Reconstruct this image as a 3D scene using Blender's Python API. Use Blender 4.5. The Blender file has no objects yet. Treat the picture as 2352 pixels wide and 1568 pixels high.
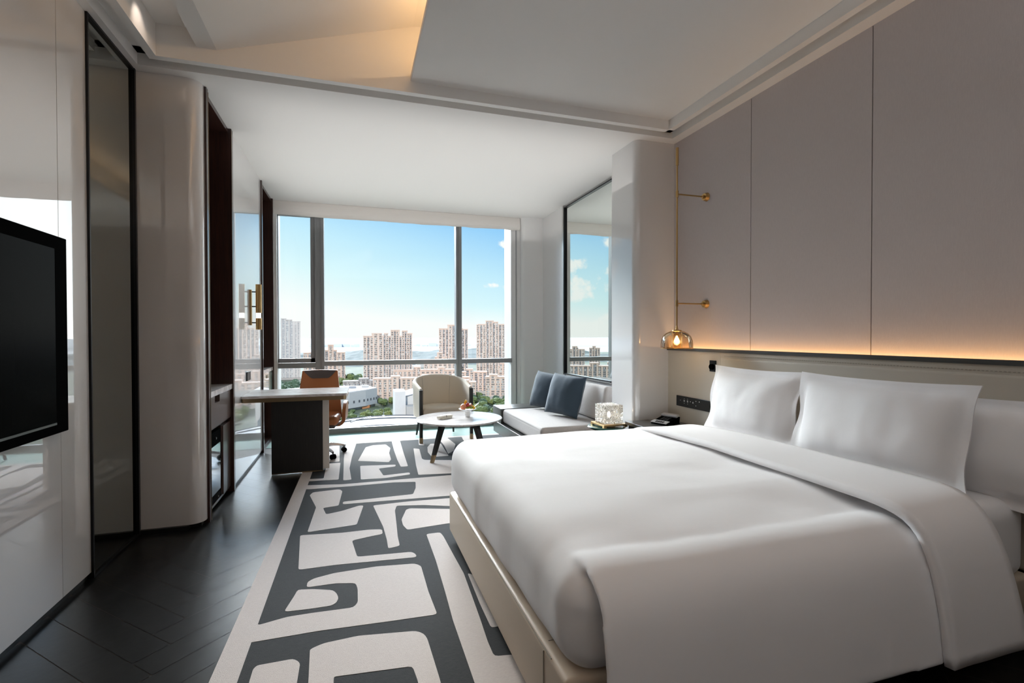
import bpy, bmesh, math, random
from math import sin, cos, pi, radians
from mathutils import Vector, Matrix, noise

S = bpy.context.scene
COL = S.collection

# ------------------------------------------------------------------ camera
cam_data = bpy.data.cameras.new('camera')
cam_data.sensor_width = 36.0
cam_data.lens = 36.0 * 1139.78 / 2352.0
cam_data.clip_start = 0.05
cam_data.clip_end = 20000
cam = bpy.data.objects.new('camera', cam_data)
COL.objects.link(cam)
yaw, pit, rol = radians(17.6415), radians(-0.7046), radians(-0.0957)
right = Vector((cos(yaw), -sin(yaw), 0))
fwd = Vector((sin(yaw), cos(yaw), 0)) * cos(pit) + Vector((0, 0, 1)) * sin(pit)
up = right.cross(fwd)
r2 = right * cos(rol) + up * sin(rol)
u2 = -right * sin(rol) + up * cos(rol)
cam.matrix_world = Matrix(((r2.x, u2.x, -fwd.x, 0), (r2.y, u2.y, -fwd.y, 0), (r2.z, u2.z, -fwd.z, 1.3), (0, 0, 0, 1)))
S.camera = cam

S.view_settings.view_transform = 'Standard'
S.view_settings.look = 'None'
S.view_settings.gamma = 1
S.view_settings.use_curve_mapping = False
S.view_settings.exposure = 0.32
S.cycles.max_bounces = 10
S.cycles.diffuse_bounces = 6
S.cycles.glossy_bounces = 5
S.cycles.transmission_bounces = 8
S.cycles.transparent_max_bounces = 12
S.cycles.caustics_refractive = False
S.cycles.caustics_reflective = False
S.cycles.sample_clamp_indirect = 6.0


# ------------------------------------------------------------------ node helper
class NT:
    def __init__(s, nt):
        s.nt = nt
        nt.nodes.clear()

    def n(s, t, ins=None, **k):
        nd = s.nt.nodes.new(t)
        for a, b in k.items():
            setattr(nd, a, b)
        for i, v in (ins or {}).items():
            sk = nd.inputs[i]
            if isinstance(v, bpy.types.NodeSocket):
                s.nt.links.new(v, sk)
            else:
                if isinstance(v, (tuple, list)) and len(v) == 3 and sk.type == 'RGBA':
                    v = (*v, 1)
                sk.default_value = v
        return nd

    def math(s, op, a, b=0.0, c=None):
        ins = {0: a, 1: b}
        if c is not None:
            ins[2] = c
        return s.n('ShaderNodeMath', ins, operation=op).outputs[0]

    def mix(s, f, a, b):
        nd = s.n('ShaderNodeMix', data_type='RGBA')
        for i, v in ((0, f), (6, a), (7, b)):
            sk = nd.inputs[i]
            if isinstance(v, bpy.types.NodeSocket):
                s.nt.links.new(v, sk)
            else:
                sk.default_value = (*v, 1) if isinstance(v, (tuple, list)) and len(v) == 3 else v
        return nd.outputs[2]

    def ramp(s, f, stops):
        nd = s.n('ShaderNodeValToRGB', {0: f})
        el = nd.color_ramp.elements
        while len(el) < len(stops):
            el.new(0.5)
        for e, (p, c) in zip(el, stops):
            e.position = p
            e.color = (*c, 1) if len(c) == 3 else c
        return nd.outputs[0]


# ------------------------------------------------------------------ world: hazy blue sky with clouds
world = bpy.data.worlds.new('sky')
S.world = world
world.use_nodes = True
w = NT(world.node_tree)
tc = w.n('ShaderNodeTexCoord')
sx = w.n('ShaderNodeSeparateXYZ', {0: tc.outputs['Generated']})
X, Y, Z = sx.outputs
az = w.math('MULTIPLY', w.math('ARCTAN2', X, Y), 57.2958)
el = w.math('MULTIPLY', w.math('ARCSINE', Z), 57.2958)
azc = w.math('MINIMUM', w.math('ABSOLUTE', w.math('ADD', az, 8.0)), 28.0)
azf = w.n('ShaderNodeMapRange', {0: el, 1: 0.0, 2: 4.0, 3: 0.25, 4: 0.22}).outputs[0]
azf = w.math('MULTIPLY', azf, w.n('ShaderNodeMapRange', {0: el, 1: -0.5, 2: 3.5, 3: 0.15, 4: 1.0}).outputs[0])
v = w.math('ADD', el, w.math('MULTIPLY', azc, azf))
blue = w.ramp(w.math('DIVIDE', v, 24.0), [(0.0, (1.0, 1.0, 1.0)), (0.15, (1.0, 1.0, 1.0)), (0.33, (0.74, 0.95, 1.0)),
                                         (0.50, (0.56, 0.84, 1.0)), (0.72, (0.30, 0.62, 0.97)), (1.0, (0.2, 0.5, 0.93))])
# clouds
nz = w.n('ShaderNodeTexNoise', {'Vector': tc.outputs['Generated'], 'Scale': 22.0, 'Detail': 6.0, 'Roughness': 0.6}).outputs[0]


def blob(a0, e0, wa, we):
    da = w.math('DIVIDE', w.math('SUBTRACT', az, a0), wa)
    de = w.math('DIVIDE', w.math('SUBTRACT', el, e0), we)
    d = w.math('ADD', w.math('MULTIPLY', da, da), w.math('MULTIPLY', de, de))
    return w.math('POWER', 2.718, w.math('MULTIPLY', d, -1.0))


cl = None
for b in ((15.3, 5.75, 1.1, 0.45), (17.3, 5.6, 0.9, 0.45), (17.4, 10.3, 1.3, 0.6), (18.0, 8.8, 0.7, 0.5), (18.0, 1.2, 1.6, 1.2),
          (-24.5, 8.0, 1.6, 0.9), (-26.0, 5.2, 2.6, 1.6), (-29.5, 7.3, 1.6, 1.2), (-26.0, 0.8, 3.5, 1.0), (-30.0, 10.5, 1.6, 0.7), (-30.0, 1.5, 2.5, 1.0)):
    g = blob(*b)
    cl = g if cl is None else w.math('MAXIMUM', cl, g)
cm = w.n('ShaderNodeMapRange', {0: w.math('ADD', cl, w.math('MULTIPLY', w.math('SUBTRACT', nz, 0.5), 3.0)), 1: 0.45, 2: 0.8}).outputs[0]
cm = w.math('MULTIPLY', cm, w.n('ShaderNodeMapRange', {0: cl, 1: 0.1, 2: 0.3}).outputs[0])
skyc = w.mix(cm, blue, (1.0, 1.0, 1.0))
# added glow in the sky above the window's view, to light the room
hi = w.n('ShaderNodeMapRange', {0: el, 1: 13.8, 2: 19.0, 3: 0.0, 4: 1.0}, interpolation_type='SMOOTHSTEP').outputs[0]
top_ = w.n('ShaderNodeMapRange', {0: el, 1: 27.0, 2: 34.0, 3: 1.0, 4: 0.0}).outputs[0]
hi = w.math('MULTIPLY', hi, top_)
side = w.n('ShaderNodeMapRange', {0: w.math('ABSOLUTE', w.math('ADD', az, 9.0)), 1: 22.0, 2: 32.0, 3: 1.0, 4: 0.0}).outputs[0]
strength = w.math('ADD', 0.84, w.math('MULTIPLY', w.math('MULTIPLY', hi, side), 63.0))
skyc = w.mix(w.math('MULTIPLY', hi, side), skyc, (0.97, 0.98, 1.0))
# added brightness in the sky east of the towers, for the lacquer's reflections
east = w.n('ShaderNodeMapRange', {0: az, 1: 19.5, 2: 25.0, 3: 0.0, 4: 1.0}, interpolation_type='SMOOTHSTEP').outputs[0]
east = w.math('MULTIPLY', east, w.n('ShaderNodeMapRange', {0: az, 1: 60.0, 2: 80.0, 3: 1.0, 4: 0.0}).outputs[0])
east = w.math('MULTIPLY', east, w.math('SUBTRACT', 1.0, w.math('MULTIPLY', hi, side)))
strength = w.math('ADD', strength, w.math('MULTIPLY', east, 2.2))
skyc = w.mix(w.math('MULTIPLY', east, 0.85), skyc, (1.0, 0.985, 0.97))
bg = w.n('ShaderNodeBackground', {0: skyc, 1: strength})
w.n('ShaderNodeOutputWorld', {0: bg.outputs[0]})


# ------------------------------------------------------------------ lights
def light(name, kind, loc, target, energy, color, **k):
    d = bpy.data.lights.new(name, kind)
    d.energy = energy
    d.color = color
    for a, b in k.items():
        setattr(d, a, b)
    o = bpy.data.objects.new(name, d)
    COL.objects.link(o)
    o.location = loc
    o.rotation_euler = (Vector(target) - Vector(loc)).to_track_quat('-Z', 'Y').to_euler()
    return o


light('sun', 'SUN', (0, 0, 50), (0.35, 1.0, 49.35), 3.3, (1.0, 0.95, 0.88), angle=radians(1.0))
pt = light('window_portal', 'AREA', (0.64, 7.12, 1.45), (0.64, 0, 1.45), 1, (1, 1, 1), shape='RECTANGLE', size=3.3, size_y=2.9)
pt.data.cycles.is_portal = True
WARM = (1.0, 0.62, 0.3)
# added upward fill lights without fixtures: behind the viewpoint and in the window bay
light('tray_fill', 'AREA', (0.9, -0.5, 2.45), (0.9, -0.5, 4), 21, (0.93, 0.96, 1.0), shape='RECTANGLE', size=2.4, size_y=1.6)
light('window_bay_fill', 'AREA', (0.84, 5.33, 2.66), (0.84, 5.33, 4), 14, (1.0, 0.99, 0.97), shape='RECTANGLE', size=3.45, size_y=2.9)
# warm strip hidden above the dropped ceiling panel
light('cove_strip', 'AREA', (0.62, 1.2, 3.20), (0.1, 1.2, 3.55), 12, WARM, shape='RECTANGLE', size=4.4, size_y=0.03).rotation_euler
# warm strip behind the headboard rail washing the fabric wall
o = light('headboard_strip', 'AREA', (2.728, 1.2, 1.135), (2.728, 1.2, 3), 7, (1.0, 0.58, 0.26), shape='RECTANGLE', size=0.022, size_y=5.2)
o.rotation_euler = (pi, 0, 0)
bpy.data.objects['cove_strip'].rotation_euler = Matrix(((0, 0.75, 0.66), (1, 0, 0), (0, 0.66, -0.75))).to_euler()
light('wall_washer', 'SPOT', (-1.02, 3.30, 3.19), (-1.16, 3.35, 3.07), 1.2, (1.0, 0.83, 0.7), spot_size=radians(70), spot_blend=0.8, shadow_soft_size=0.01)


# ------------------------------------------------------------------ materials
def pmat(name, color, rough=0.5, metal=0.0, coat=0.0, ior=1.5, spec=0.5, bump=None, var=None, emit=None, sheen=0.0, trans=0.0, crough=0.03):
    m = bpy.data.materials.new(name)
    m.use_nodes = True
    t = NT(m.node_tree)
    p = t.n('ShaderNodeBsdfPrincipled', {'Base Color': color, 'Roughness': rough, 'Metallic': metal, 'IOR': ior, 'Specular IOR Level': spec,
                                         'Coat Weight': coat, 'Coat Roughness': crough, 'Sheen Weight': sheen, 'Transmission Weight': trans})
    tco = t.n('ShaderNodeTexCoord').outputs['Object']
    if var:  # (scale, second colour, amount, stretch)
        mp = t.n('ShaderNodeMapping', {0: tco, 'Scale': var[3] if len(var) > 3 else (1, 1, 1)}).outputs[0]
        f = t.n('ShaderNodeTexNoise', {'Vector': mp, 'Scale': var[0], 'Detail': 5.0, 'Roughness': 0.6}).outputs[0]
        f = t.n('ShaderNodeMapRange', {0: f, 1: 0.35, 2: 0.65, 3: 0.0, 4: var[2]}).outputs[0]
        t.nt.links.new(t.mix(f, color, var[1]), p.inputs['Base Color'])
    if bump:  # (scale, strength, distance, stretch)
        mp = t.n('ShaderNodeMapping', {0: tco, 'Scale': bump[3] if len(bump) > 3 else (1, 1, 1)}).outputs[0]
        f = t.n('ShaderNodeTexNoise', {'Vector': mp, 'Scale': bump[0], 'Detail': 3.0}).outputs[0]
        b = t.n('ShaderNodeBump', {'Height': f, 'Strength': bump[1], 'Distance': bump[2]})
        t.nt.links.new(b.outputs[0], p.inputs['Normal'])
    if emit:
        p.inputs['Emission Color'].default_value = (*emit[0], 1)
        p.inputs['Emission Strength'].default_value = emit[1]
    t.n('ShaderNodeOutputMaterial', {0: p.outputs[0]})
    return m


MT = {}
MT['lacquer'] = pmat('white_lacquer', (0.70, 0.685, 0.68), 0.35, coat=1.0, ior=1.5, spec=0.6, crough=0.01)
MT['lacquer'].node_tree.nodes['Principled BSDF'].inputs['Coat IOR'].default_value = 2.6
MT['paint'] = pmat('white_ceiling_paint', (0.80, 0.785, 0.765), 0.7)
MT['champ'] = pmat('champagne_lacquer', (0.68, 0.63, 0.58), 0.35)
MT['cpodd'] = pmat('taupe_wall_covering', (0.22, 0.20, 0.19), 0.8)
MT['paint2'] = pmat('white_wall_paint', (0.80, 0.79, 0.78), 0.5)
MT['fabricwall'] = pmat('mauve_fabric_wallcovering', (0.54, 0.49, 0.485), 0.9, bump=(60, 0.2, 0.003, (9, 9, 2)), var=(26, (0.57, 0.52, 0.51), 1.0, (9, 9, 1.2)))
MT['leather'] = pmat('cream_leather', (0.56, 0.51, 0.43), 0.5, bump=(220, 0.15, 0.001))
MT['bedleather'] = pmat('beige_leather', (0.60, 0.50, 0.39), 0.45, bump=(220, 0.15, 0.001))
MT['thread'] = pmat('stitch_thread', (0.36, 0.32, 0.26), 0.8)
MT['linen'] = pmat('white_bed_linen', (0.90, 0.885, 0.885), 0.85, sheen=0.1, bump=(9, 0.12, 0.01, (1, 1.6, 1)))
MT['darkwood'] = pmat('dark_red_brown_veneer', (0.022, 0.010, 0.008), 0.3, coat=0.3, var=(8, (0.045, 0.018, 0.013), 1.0, (10, 10, 0.6)))
MT['brownfront'] = pmat('brown_drawer_front', (0.085, 0.058, 0.050), 0.35, coat=0.3)
MT['blackwood'] = pmat('black_oak_veneer', (0.009, 0.008, 0.008), 0.45, var=(14, (0.018, 0.016, 0.014), 1.0, (12, 12, 0.6)))
MT['greywood'] = pmat('charcoal_grey_wood', (0.055, 0.055, 0.052), 0.3, coat=0.3)
MT['blackmetal'] = pmat('black_metal', (0.012, 0.012, 0.014), 0.3, metal=0.6)
MT['steel'] = pmat('brushed_steel', (0.55, 0.54, 0.52), 0.3, metal=1.0)
MT['chrome'] = pmat('polished_chrome', (0.7, 0.7, 0.7), 0.15, metal=1.0)
MT['brass'] = pmat('aged_brass', (0.52, 0.34, 0.14), 0.28, metal=1.0)
MT['bronze'] = pmat('bronze_edge', (0.34, 0.25, 0.15), 0.35, metal=0.9)
MT['alu'] = pmat('grey_window_aluminium', (0.26, 0.264, 0.27), 0.45, metal=0.1)
MT['black'] = pmat('black_plastic', (0.002, 0.002, 0.002), 0.5, spec=0.03, ior=1.1)
MT['tvglass'] = pmat('black_screen', (0.002, 0.002, 0.002), 0.2, spec=0.05, ior=1.15)
MT['whitecer'] = pmat('white_porcelain', (0.85, 0.84, 0.82), 0.12)
MT['cushion'] = pmat('slate_blue_velvet', (0.026, 0.048, 0.072), 0.8, sheen=0.25, bump=(40, 0.2, 0.004, (1, 1, 3)))
MT['sofafab'] = pmat('oat_linen_upholstery', (0.47, 0.43, 0.405), 0.9, bump=(300, 0.3, 0.001), sheen=0.1, var=(60, (0.42, 0.385, 0.36), 0.7))
MT['chairfab'] = pmat('sand_wool_upholstery', (0.70, 0.61, 0.49), 0.8, bump=(260, 0.2, 0.001), sheen=0.1)
MT['orange'] = pmat('cognac_leather', (0.38, 0.125, 0.035), 0.38, bump=(180, 0.1, 0.001))
MT['greybrown'] = pmat('taupe_leather', (0.075, 0.055, 0.05), 0.45)
MT['green'] = pmat('dark_teal_lacquer', (0.012, 0.075, 0.062), 0.25, coat=0.4)
MT['mintsheen'] = pmat('painted_mint_sheen', (0.19, 0.30, 0.262), 0.7, spec=0.15, var=(3, (0.215, 0.32, 0.285), 1.0))  # sky reflection on the floor, painted in as pale mint
MT['blindfab'] = pmat('white_blind_fabric', (0.80, 0.76, 0.72), 0.9, bump=(5, 0.4, 0.02, (0.4, 1, 4)))
MT['mirror'] = pmat('silver_mirror', (0.80, 0.84, 0.81), 0.0, metal=1.0)
MT['greymirror'] = pmat('smoked_grey_mirror', (0.42, 0.44, 0.41), 0.0, metal=1.0)
MT['mintglass'] = pmat('pale_green_glass_front', (0.52, 0.66, 0.6), 0.05, coat=1)
MT['switch'] = pmat('dark_switch_plate', (0.010, 0.011, 0.012), 0.3, spec=0.15)
MT['icon'] = pmat('white_icon', (0.7, 0.7, 0.7), 0.5, emit=((1, 1, 1), 0.35))
MT['silver'] = pmat('silver_plastic', (0.45, 0.44, 0.44), 0.35, metal=0.3)
MT['rugl'] = pmat('oat_wool_pile', (0.56, 0.50, 0.465), 0.95, bump=(320, 0.7, 0.003), var=(70, (0.48, 0.42, 0.39), 0.7, (1, 4, 1)))
MT['rugd'] = pmat('charcoal_wool_pile', (0.009, 0.009, 0.0092), 0.95, bump=(320, 0.7, 0.003), var=(60, (0.018, 0.0178, 0.0185), 1.0, (1, 4, 1)))
MT['bulb'] = pmat('lit_bulb', (1, 0.9, 0.7), 0.5, emit=((1.0, 0.78, 0.45), 9.0))
MT['bulb2'] = pmat('lit_frosted_bulb', (1, 0.95, 0.85), 0.5, emit=((1.0, 0.90, 0.78), 3.0))
MT['opal'] = pmat('lit_clear_diffuser', (1, 0.98, 0.95), 0.4, emit=((1.0, 0.95, 0.88), 1.6))
MT['fridge'] = pmat('dark_fridge_glass', (0.05, 0.052, 0.05), 0.05, coat=1)
MT['plank'] = pmat('black_stained_oak', (0.005, 0.0047, 0.0044), 0.30, spec=0.17, var=(5, (0.009, 0.0085, 0.008), 1.0, (3, 3, 1)), bump=(30, 0.15, 0.002))
MT['plankgap'] = pmat('plank_joint', (0.075, 0.068, 0.062), 0.8)
MT['baseb'] = pmat('black_skirting', (0.006, 0.006, 0.006), 0.4)


def marble(name, rough=0.12):
    m = bpy.data.materials.new(name)
    m.use_nodes = True
    t = NT(m.node_tree)
    co = t.n('ShaderNodeTexCoord').outputs['Object']
    mp = t.n('ShaderNodeMapping', {0: co, 'Rotation': (0, 0, 0.5), 'Scale': (1.2, 5.5, 3)}).outputs[0]
    a = t.n('ShaderNodeTexNoise', {'Vector': mp, 'Scale': 2.2, 'Detail': 8.0, 'Roughness': 0.62, 'Distortion': 1.2}).outputs[0]
    c = t.ramp(a, [(0.25, (0.76, 0.73, 0.715)), (0.45, (0.71, 0.675, 0.66)), (0.56, (0.50, 0.46, 0.445)), (0.62, (0.69, 0.66, 0.64)), (0.8, (0.78, 0.75, 0.735))])
    p = t.n('ShaderNodeBsdfPrincipled', {'Base Color': c, 'Roughness': rough})
    t.n('ShaderNodeOutputMaterial', {0: p.outputs[0]})
    return m


MT['marble'] = marble('pale_grey_marble')


def glass(name, tint=(1, 1, 1), refl=1.0, rough=0.0, base=0.03, crackle=None, glow=None):
    m = bpy.data.materials.new(name)
    m.use_nodes = True
    t = NT(m.node_tree)
    tr = t.n('ShaderNodeBsdfTransparent', {0: tint}).outputs[0]
    gl = t.n('ShaderNodeBsdfGlossy', {0: (1, 1, 1), 'Roughness': rough})
    lw = t.n('ShaderNodeLayerWeight', {0: 0.25}).outputs['Fresnel']
    f = t.math('MULTIPLY', t.math('ADD', lw, base), refl)
    s = t.n('ShaderNodeMixShader', {0: f, 1: tr, 2: gl.outputs[0]}).outputs[0]
    if crackle:
        co = t.n('ShaderNodeTexCoord').outputs['Object']
        vo = t.n('ShaderNodeTexVoronoi', {'Vector': co, 'Scale': crackle}, feature='DISTANCE_TO_EDGE').outputs[0]
        nn = t.n('ShaderNodeTexNoise', {'Vector': co, 'Scale': crackle * 1.3, 'Detail': 4.0}).outputs[0]
        k = t.n('ShaderNodeMapRange', {0: nn, 1: 0.45, 2: 0.60, 3: 0.18, 4: 0.9}).outputs[0]
        b = t.n('ShaderNodeBump', {'Height': vo, 'Strength': 1.0, 'Distance': 0.02}).outputs[0]
        t.nt.links.new(b, gl.inputs['Normal'])
        tl = t.n('ShaderNodeBsdfTranslucent', {0: (0.95, 0.92, 0.85), 'Normal': b}).outputs[0]
        vc = t.n('ShaderNodeTexVoronoi', {'Vector': co, 'Scale': crackle * 1.4}).outputs['Color']
        vr = t.n('ShaderNodeSeparateColor', {0: vc}).outputs[0]
        vr = t.ramp(vr, [(0.15, (0.16, 0.13, 0.10)), (0.5, (0.62, 0.58, 0.52)), (0.85, (1.0, 0.97, 0.92))])
        df = t.n('ShaderNodeBsdfDiffuse', {0: vr, 'Normal': b}).outputs[0]
        td = t.n('ShaderNodeMixShader', {0: 0.65, 1: tl, 2: df}).outputs[0]
        s = t.n('ShaderNodeMixShader', {0: k, 1: s, 2: td}).outputs[0]
    t.n('ShaderNodeOutputMaterial', {0: s})
    return m


MT['lacquer2'] = pmat('satin_white_lacquer', (0.66, 0.645, 0.64), 0.4, coat=1.0, crough=0.02)
MT['lacquer2'].node_tree.nodes['Principled BSDF'].inputs['Coat IOR'].default_value = 1.8
MT['pane'] = glass('clear_window_glass', (0.97, 0.99, 0.98), 0.6, base=0.0)
MT['amber'] = glass('amber_smoked_glass', (0.93, 0.80, 0.62), 0.9, base=0.06)
MT['innerglass'] = glass('ribbed_clear_glass', (0.97, 0.85, 0.62), 0.9, base=0.10, rough=0.15)
MT['crackle'] = glass('crackled_cast_glass', (0.97, 0.96, 0.94), 0.8, base=0.1, crackle=85)


# ------------------------------------------------------------------ mesh builder
class MB:
    def __init__(s):
        s.v, s.f, s.mi, s.mats = [], [], [], []
        s.cur = 0

    def mat(s, m):
        if m not in s.mats:
            s.mats.append(m)
        s.cur = s.mats.index(m)
        return s

    def add(s, vs, fs, M=None):
        o = len(s.v)
        s.v += [tuple(M @ Vector(p)) if M else tuple(p) for p in vs]
        s.f += [tuple(i + o for i in f) for f in fs]
        s.mi += [s.cur] * len(fs)
        return s

    def box(s, x0, y0, z0, x1, y1, z1, M=None, bev=0.0):
        if bev > 0:
            return s.rbox(x0, y0, z0, x1, y1, z1, bev, 2, M=M)
        x0, x1 = min(x0, x1), max(x0, x1)
        y0, y1 = min(y0, y1), max(y0, y1)
        z0, z1 = min(z0, z1), max(z0, z1)
        vs = [(x, y, z) for z in (z0, z1) for y in (y0, y1) for x in (x0, x1)]
        fs = [(0, 2, 3, 1), (4, 5, 7, 6), (0, 1, 5, 4), (2, 6, 7, 3), (0, 4, 6, 2), (1, 3, 7, 5)]
        return s.add(vs, fs, M)

    def rbox(s, x0, y0, z0, x1, y1, z1, r, n=4, M=None, disp=None, seg=0):
        """rounded box: edge radius r, n cells in each rounding, seg cells across each flat"""
        lo, hi = (min(x0, x1), min(y0, y1), min(z0, z1)), (max(x0, x1), max(y0, y1), max(z0, z1))
        r = min(r, min(h - l for l, h in zip(lo, hi)) * 0.499)
        ax = []
        for l, h in zip(lo, hi):
            k = seg if seg else 1
            c = [l + r * (1 - cos(pi / 2 * i / n) if False else i / n) for i in range(n)]
            c += [l + r + (h - l - 2 * r) * i / k for i in range(k + 1)]
            c += [h - r + r * (i + 1) / n for i in range(n)]
            ax.append(c)
        idx, vs, fs = {}, [], []

        def vert(p):
            key = tuple(round(q, 6) for q in p)
            if key not in idx:
                c = [min(max(q, l + r), h - r) for q, l, h in zip(p, lo, hi)]
                d = Vector([q - e for q, e in zip(p, c)])
                if d.length > 1e-9:
                    # cube-to-sphere mapping for even cells
                    dn = d.normalized()
                    q = Vector(c) + dn * r
                else:
                    q, dn = Vector(p), Vector((0, 0, 1))
                if disp:
                    q = disp(q, dn)
                idx[key] = len(vs)
                vs.append(tuple(q))
            return idx[key]
        for a in range(3):
            b, c = (a + 1) % 3, (a + 2) % 3
            for side in (0, 1):
                for i in range(len(ax[b]) - 1):
                    for j in range(len(ax[c]) - 1):
                        q = []
                        for di, dj in ((0, 0), (1, 0), (1, 1), (0, 1)):
                            p = [0, 0, 0]
                            p[a] = hi[a] if side else lo[a]
                            p[b] = ax[b][i + di]
                            p[c] = ax[c][j + dj]
                            q.append(vert(p))
                        fs.append(tuple(q if side else q[::-1]))
        return s.add(vs, fs, M)

    def cyl(s, p0, p1, r0, r1=None, n=20, caps=True, M=None):
        r1 = r0 if r1 is None else r1
        p0, p1 = Vector(p0), Vector(p1)
        z = (p1 - p0).normalized()
        x = z.orthogonal().normalized()
        y = z.cross(x)
        vs = []
        for p, r in ((p0, r0), (p1, r1)):
            vs += [tuple(p + (x * cos(2 * pi * i / n) + y * sin(2 * pi * i / n)) * r) for i in range(n)]
        fs = [(i, (i + 1) % n, n + (i + 1) % n, n + i) for i in range(n)]
        if caps:
            fs += [tuple(range(n))[::-1], tuple(range(n, 2 * n))]
        return s.add(vs, fs, M)

    def lathe(s, prof, c=(0, 0, 0), n=32, M=None, close=False):
        vs, fs = [], []
        k = len(prof)
        for i in range(n):
            a = 2 * pi * i / n
            vs += [(c[0] + r * cos(a), c[1] + r * sin(a), c[2] + z) for r, z in prof]
        for i in range(n):
            j = (i + 1) % n
            for q in range(k - 1):
                fs.append((i * k + q, j * k + q, j * k + q + 1, i * k + q + 1))
        return s.add(vs, fs, M)

    def tube(s, pts, r, n=10, M=None):
        pts = [Vector(p) for p in pts]
        rr = r if isinstance(r, (list, tuple)) else [r] * len(pts)
        vs, fs = [], []
        x = None
        for i, p in enumerate(pts):
            d = (pts[min(i + 1, len(pts) - 1)] - pts[max(i - 1, 0)]).normalized()
            if x is None:
                x = d.orthogonal().normalized()
            x = (x - d * x.dot(d)).normalized()
            y = d.cross(x)
            vs += [tuple(p + (x * cos(2 * pi * k / n) + y * sin(2 * pi * k / n)) * rr[i]) for k in range(n)]
        for i in range(len(pts) - 1):
            for k in range(n):
                fs.append((i * n + k, i * n + (k + 1) % n, (i + 1) * n + (k + 1) % n, (i + 1) * n + k))
        fs += [tuple(range(n))[::-1], tuple(range((len(pts) - 1) * n, len(pts) * n))]
        return s.add(vs, fs, M)

    def prism(s, poly, z0, z1, M=None):
        n = len(poly)
        vs = [(x, y, z0) for x, y in poly] + [(x, y, z1) for x, y in poly]
        fs = [(i, (i + 1) % n, n + (i + 1) % n, n + i) for i in range(n)] + [tuple(range(n))[::-1], tuple(range(n, 2 * n))]
        return s.add(vs, fs, M)

    def xz(s, poly, y0, y1):
        n = len(poly)
        vs = [(x, y0, z) for x, z in poly] + [(x, y1, z) for x, z in poly]
        fs = [(i, (i + 1) % n, n + (i + 1) % n, n + i) for i in range(n)] + [tuple(range(n))[::-1], tuple(range(n, 2 * n))]
        return s.add(vs, fs)

    def grid(s, rows, close=False, M=None):
        k = len(rows[0])
        vs = [p for r in rows for p in r]
        fs = []
        for i in range(len(rows) - 1):
            for j in range(k - (0 if close else 1)):
                j2 = (j + 1) % k
                fs.append((i * k + j, i * k + j2, (i + 1) * k + j2, (i + 1) * k + j))
        return s.add(vs, fs, M)

    def build(s, name, mat, parent=None, smooth=False, angle=40):
        me = bpy.data.meshes.new(name)
        me.from_pydata(s.v, [], s.f)
        if s.mats:
            for m in s.mats:
                me.materials.append(MT[m] if isinstance(m, str) else m)
            me.polygons.foreach_set('material_index', s.mi)
        else:
            me.materials.append(MT[mat] if isinstance(mat, str) else mat)
        bm = bmesh.new()
        bm.from_mesh(me)
        bmesh.ops.recalc_face_normals(bm, faces=bm.faces)
        bm.to_mesh(me)
        bm.free()
        if smooth:
            me.polygons.foreach_set('use_smooth', [True] * len(me.polygons))
            me.set_sharp_from_angle(angle=radians(angle))
        o = bpy.data.objects.new(name, me)
        COL.objects.link(o)
        if parent:
            attach(o, parent)
        return o


def wmat(o):
    m = o.matrix_basis.copy()
    return (wmat(o.parent) @ o.matrix_parent_inverse @ m) if o.parent else m


def attach(o, parent):
    o.parent = parent
    o.matrix_parent_inverse = wmat(parent).inverted()
    return o


def tag(o, label=None, cat=None, group=None, kind=None):
    if label:
        o['label'] = label
    if cat:
        o['category'] = cat
    if group:
        o['group'] = group
    if kind:
        o['kind'] = kind
    return o


def thing(name, loc, label, cat, group=None):
    o = bpy.data.objects.new(name, None)
    o.empty_display_size = 0.1
    COL.objects.link(o)
    o.location = loc
    return tag(o, label, cat, group)


def copy_tree(o, parent=None):
    c = o.copy()
    COL.objects.link(c)
    if parent:
        c.parent = parent
    for ch in list(o.children):
        copy_tree(ch, c)
    return c


def st(o):
    o['kind'] = 'structure'
    return o


def solid(o, t, offset=-1):
    m = o.modifiers.new('thick', 'SOLIDIFY')
    m.thickness = t
    m.offset = offset
    return o


def T(x, y, z, rz=0, rx=0, ry=0):
    return Matrix.Translation((x, y, z)) @ Matrix.Rotation(rz, 4, 'Z') @ Matrix.Rotation(ry, 4, 'Y') @ Matrix.Rotation(rx, 4, 'X')


# ------------------------------------------------------------------ room shell
H = 3.02
# floor: black herringbone planks laid at 45 degrees
fl = MB().mat('plankgap').box(-1.9, -2.6, -0.12, 3.0, 7.0, -0.002)
fl.mat('plank')
Wd, L = 0.1421, 0.8526
ux, uy = 1 / math.sqrt(2), 1 / math.sqrt(2)
ox, oy = -0.746 - 2 * L / math.sqrt(2), 2.82 - 2 * Wd / math.sqrt(2)


def w45(u, v):
    return (ox + (u - v) * ux, oy + (u + v) * uy)


g = 0.0017
for i in range(-40, 60):
    for j in range(-4, 7):
        bu, bv = i * Wd + j * L, i * Wd - j * L
        for (a0, b0, a1, b1) in ((0, 0, L, Wd), (L, Wd - L, L + Wd, Wd)):
            q = [w45(bu + a, bv + b) for a, b in ((a0 + g, b0 + g), (a1 - g, b0 + g), (a1 - g, b1 - g), (a0 + g, b1 - g))]
            if all(-1.9 < x < 3.0 and -2.6 < y < 6.45 for x, y in q):
                fl.add([(x, y, 0.0) for x, y in q], [(0, 1, 2, 3)])
st(fl.build('floor', 'plank'))
st(MB().box(-0.98, 6.30, -0.01, 2.66, 7.05, 0.0015).build('trim_1', 'mintsheen'))  # floor strip with the window sky's sheen put into its colour

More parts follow.
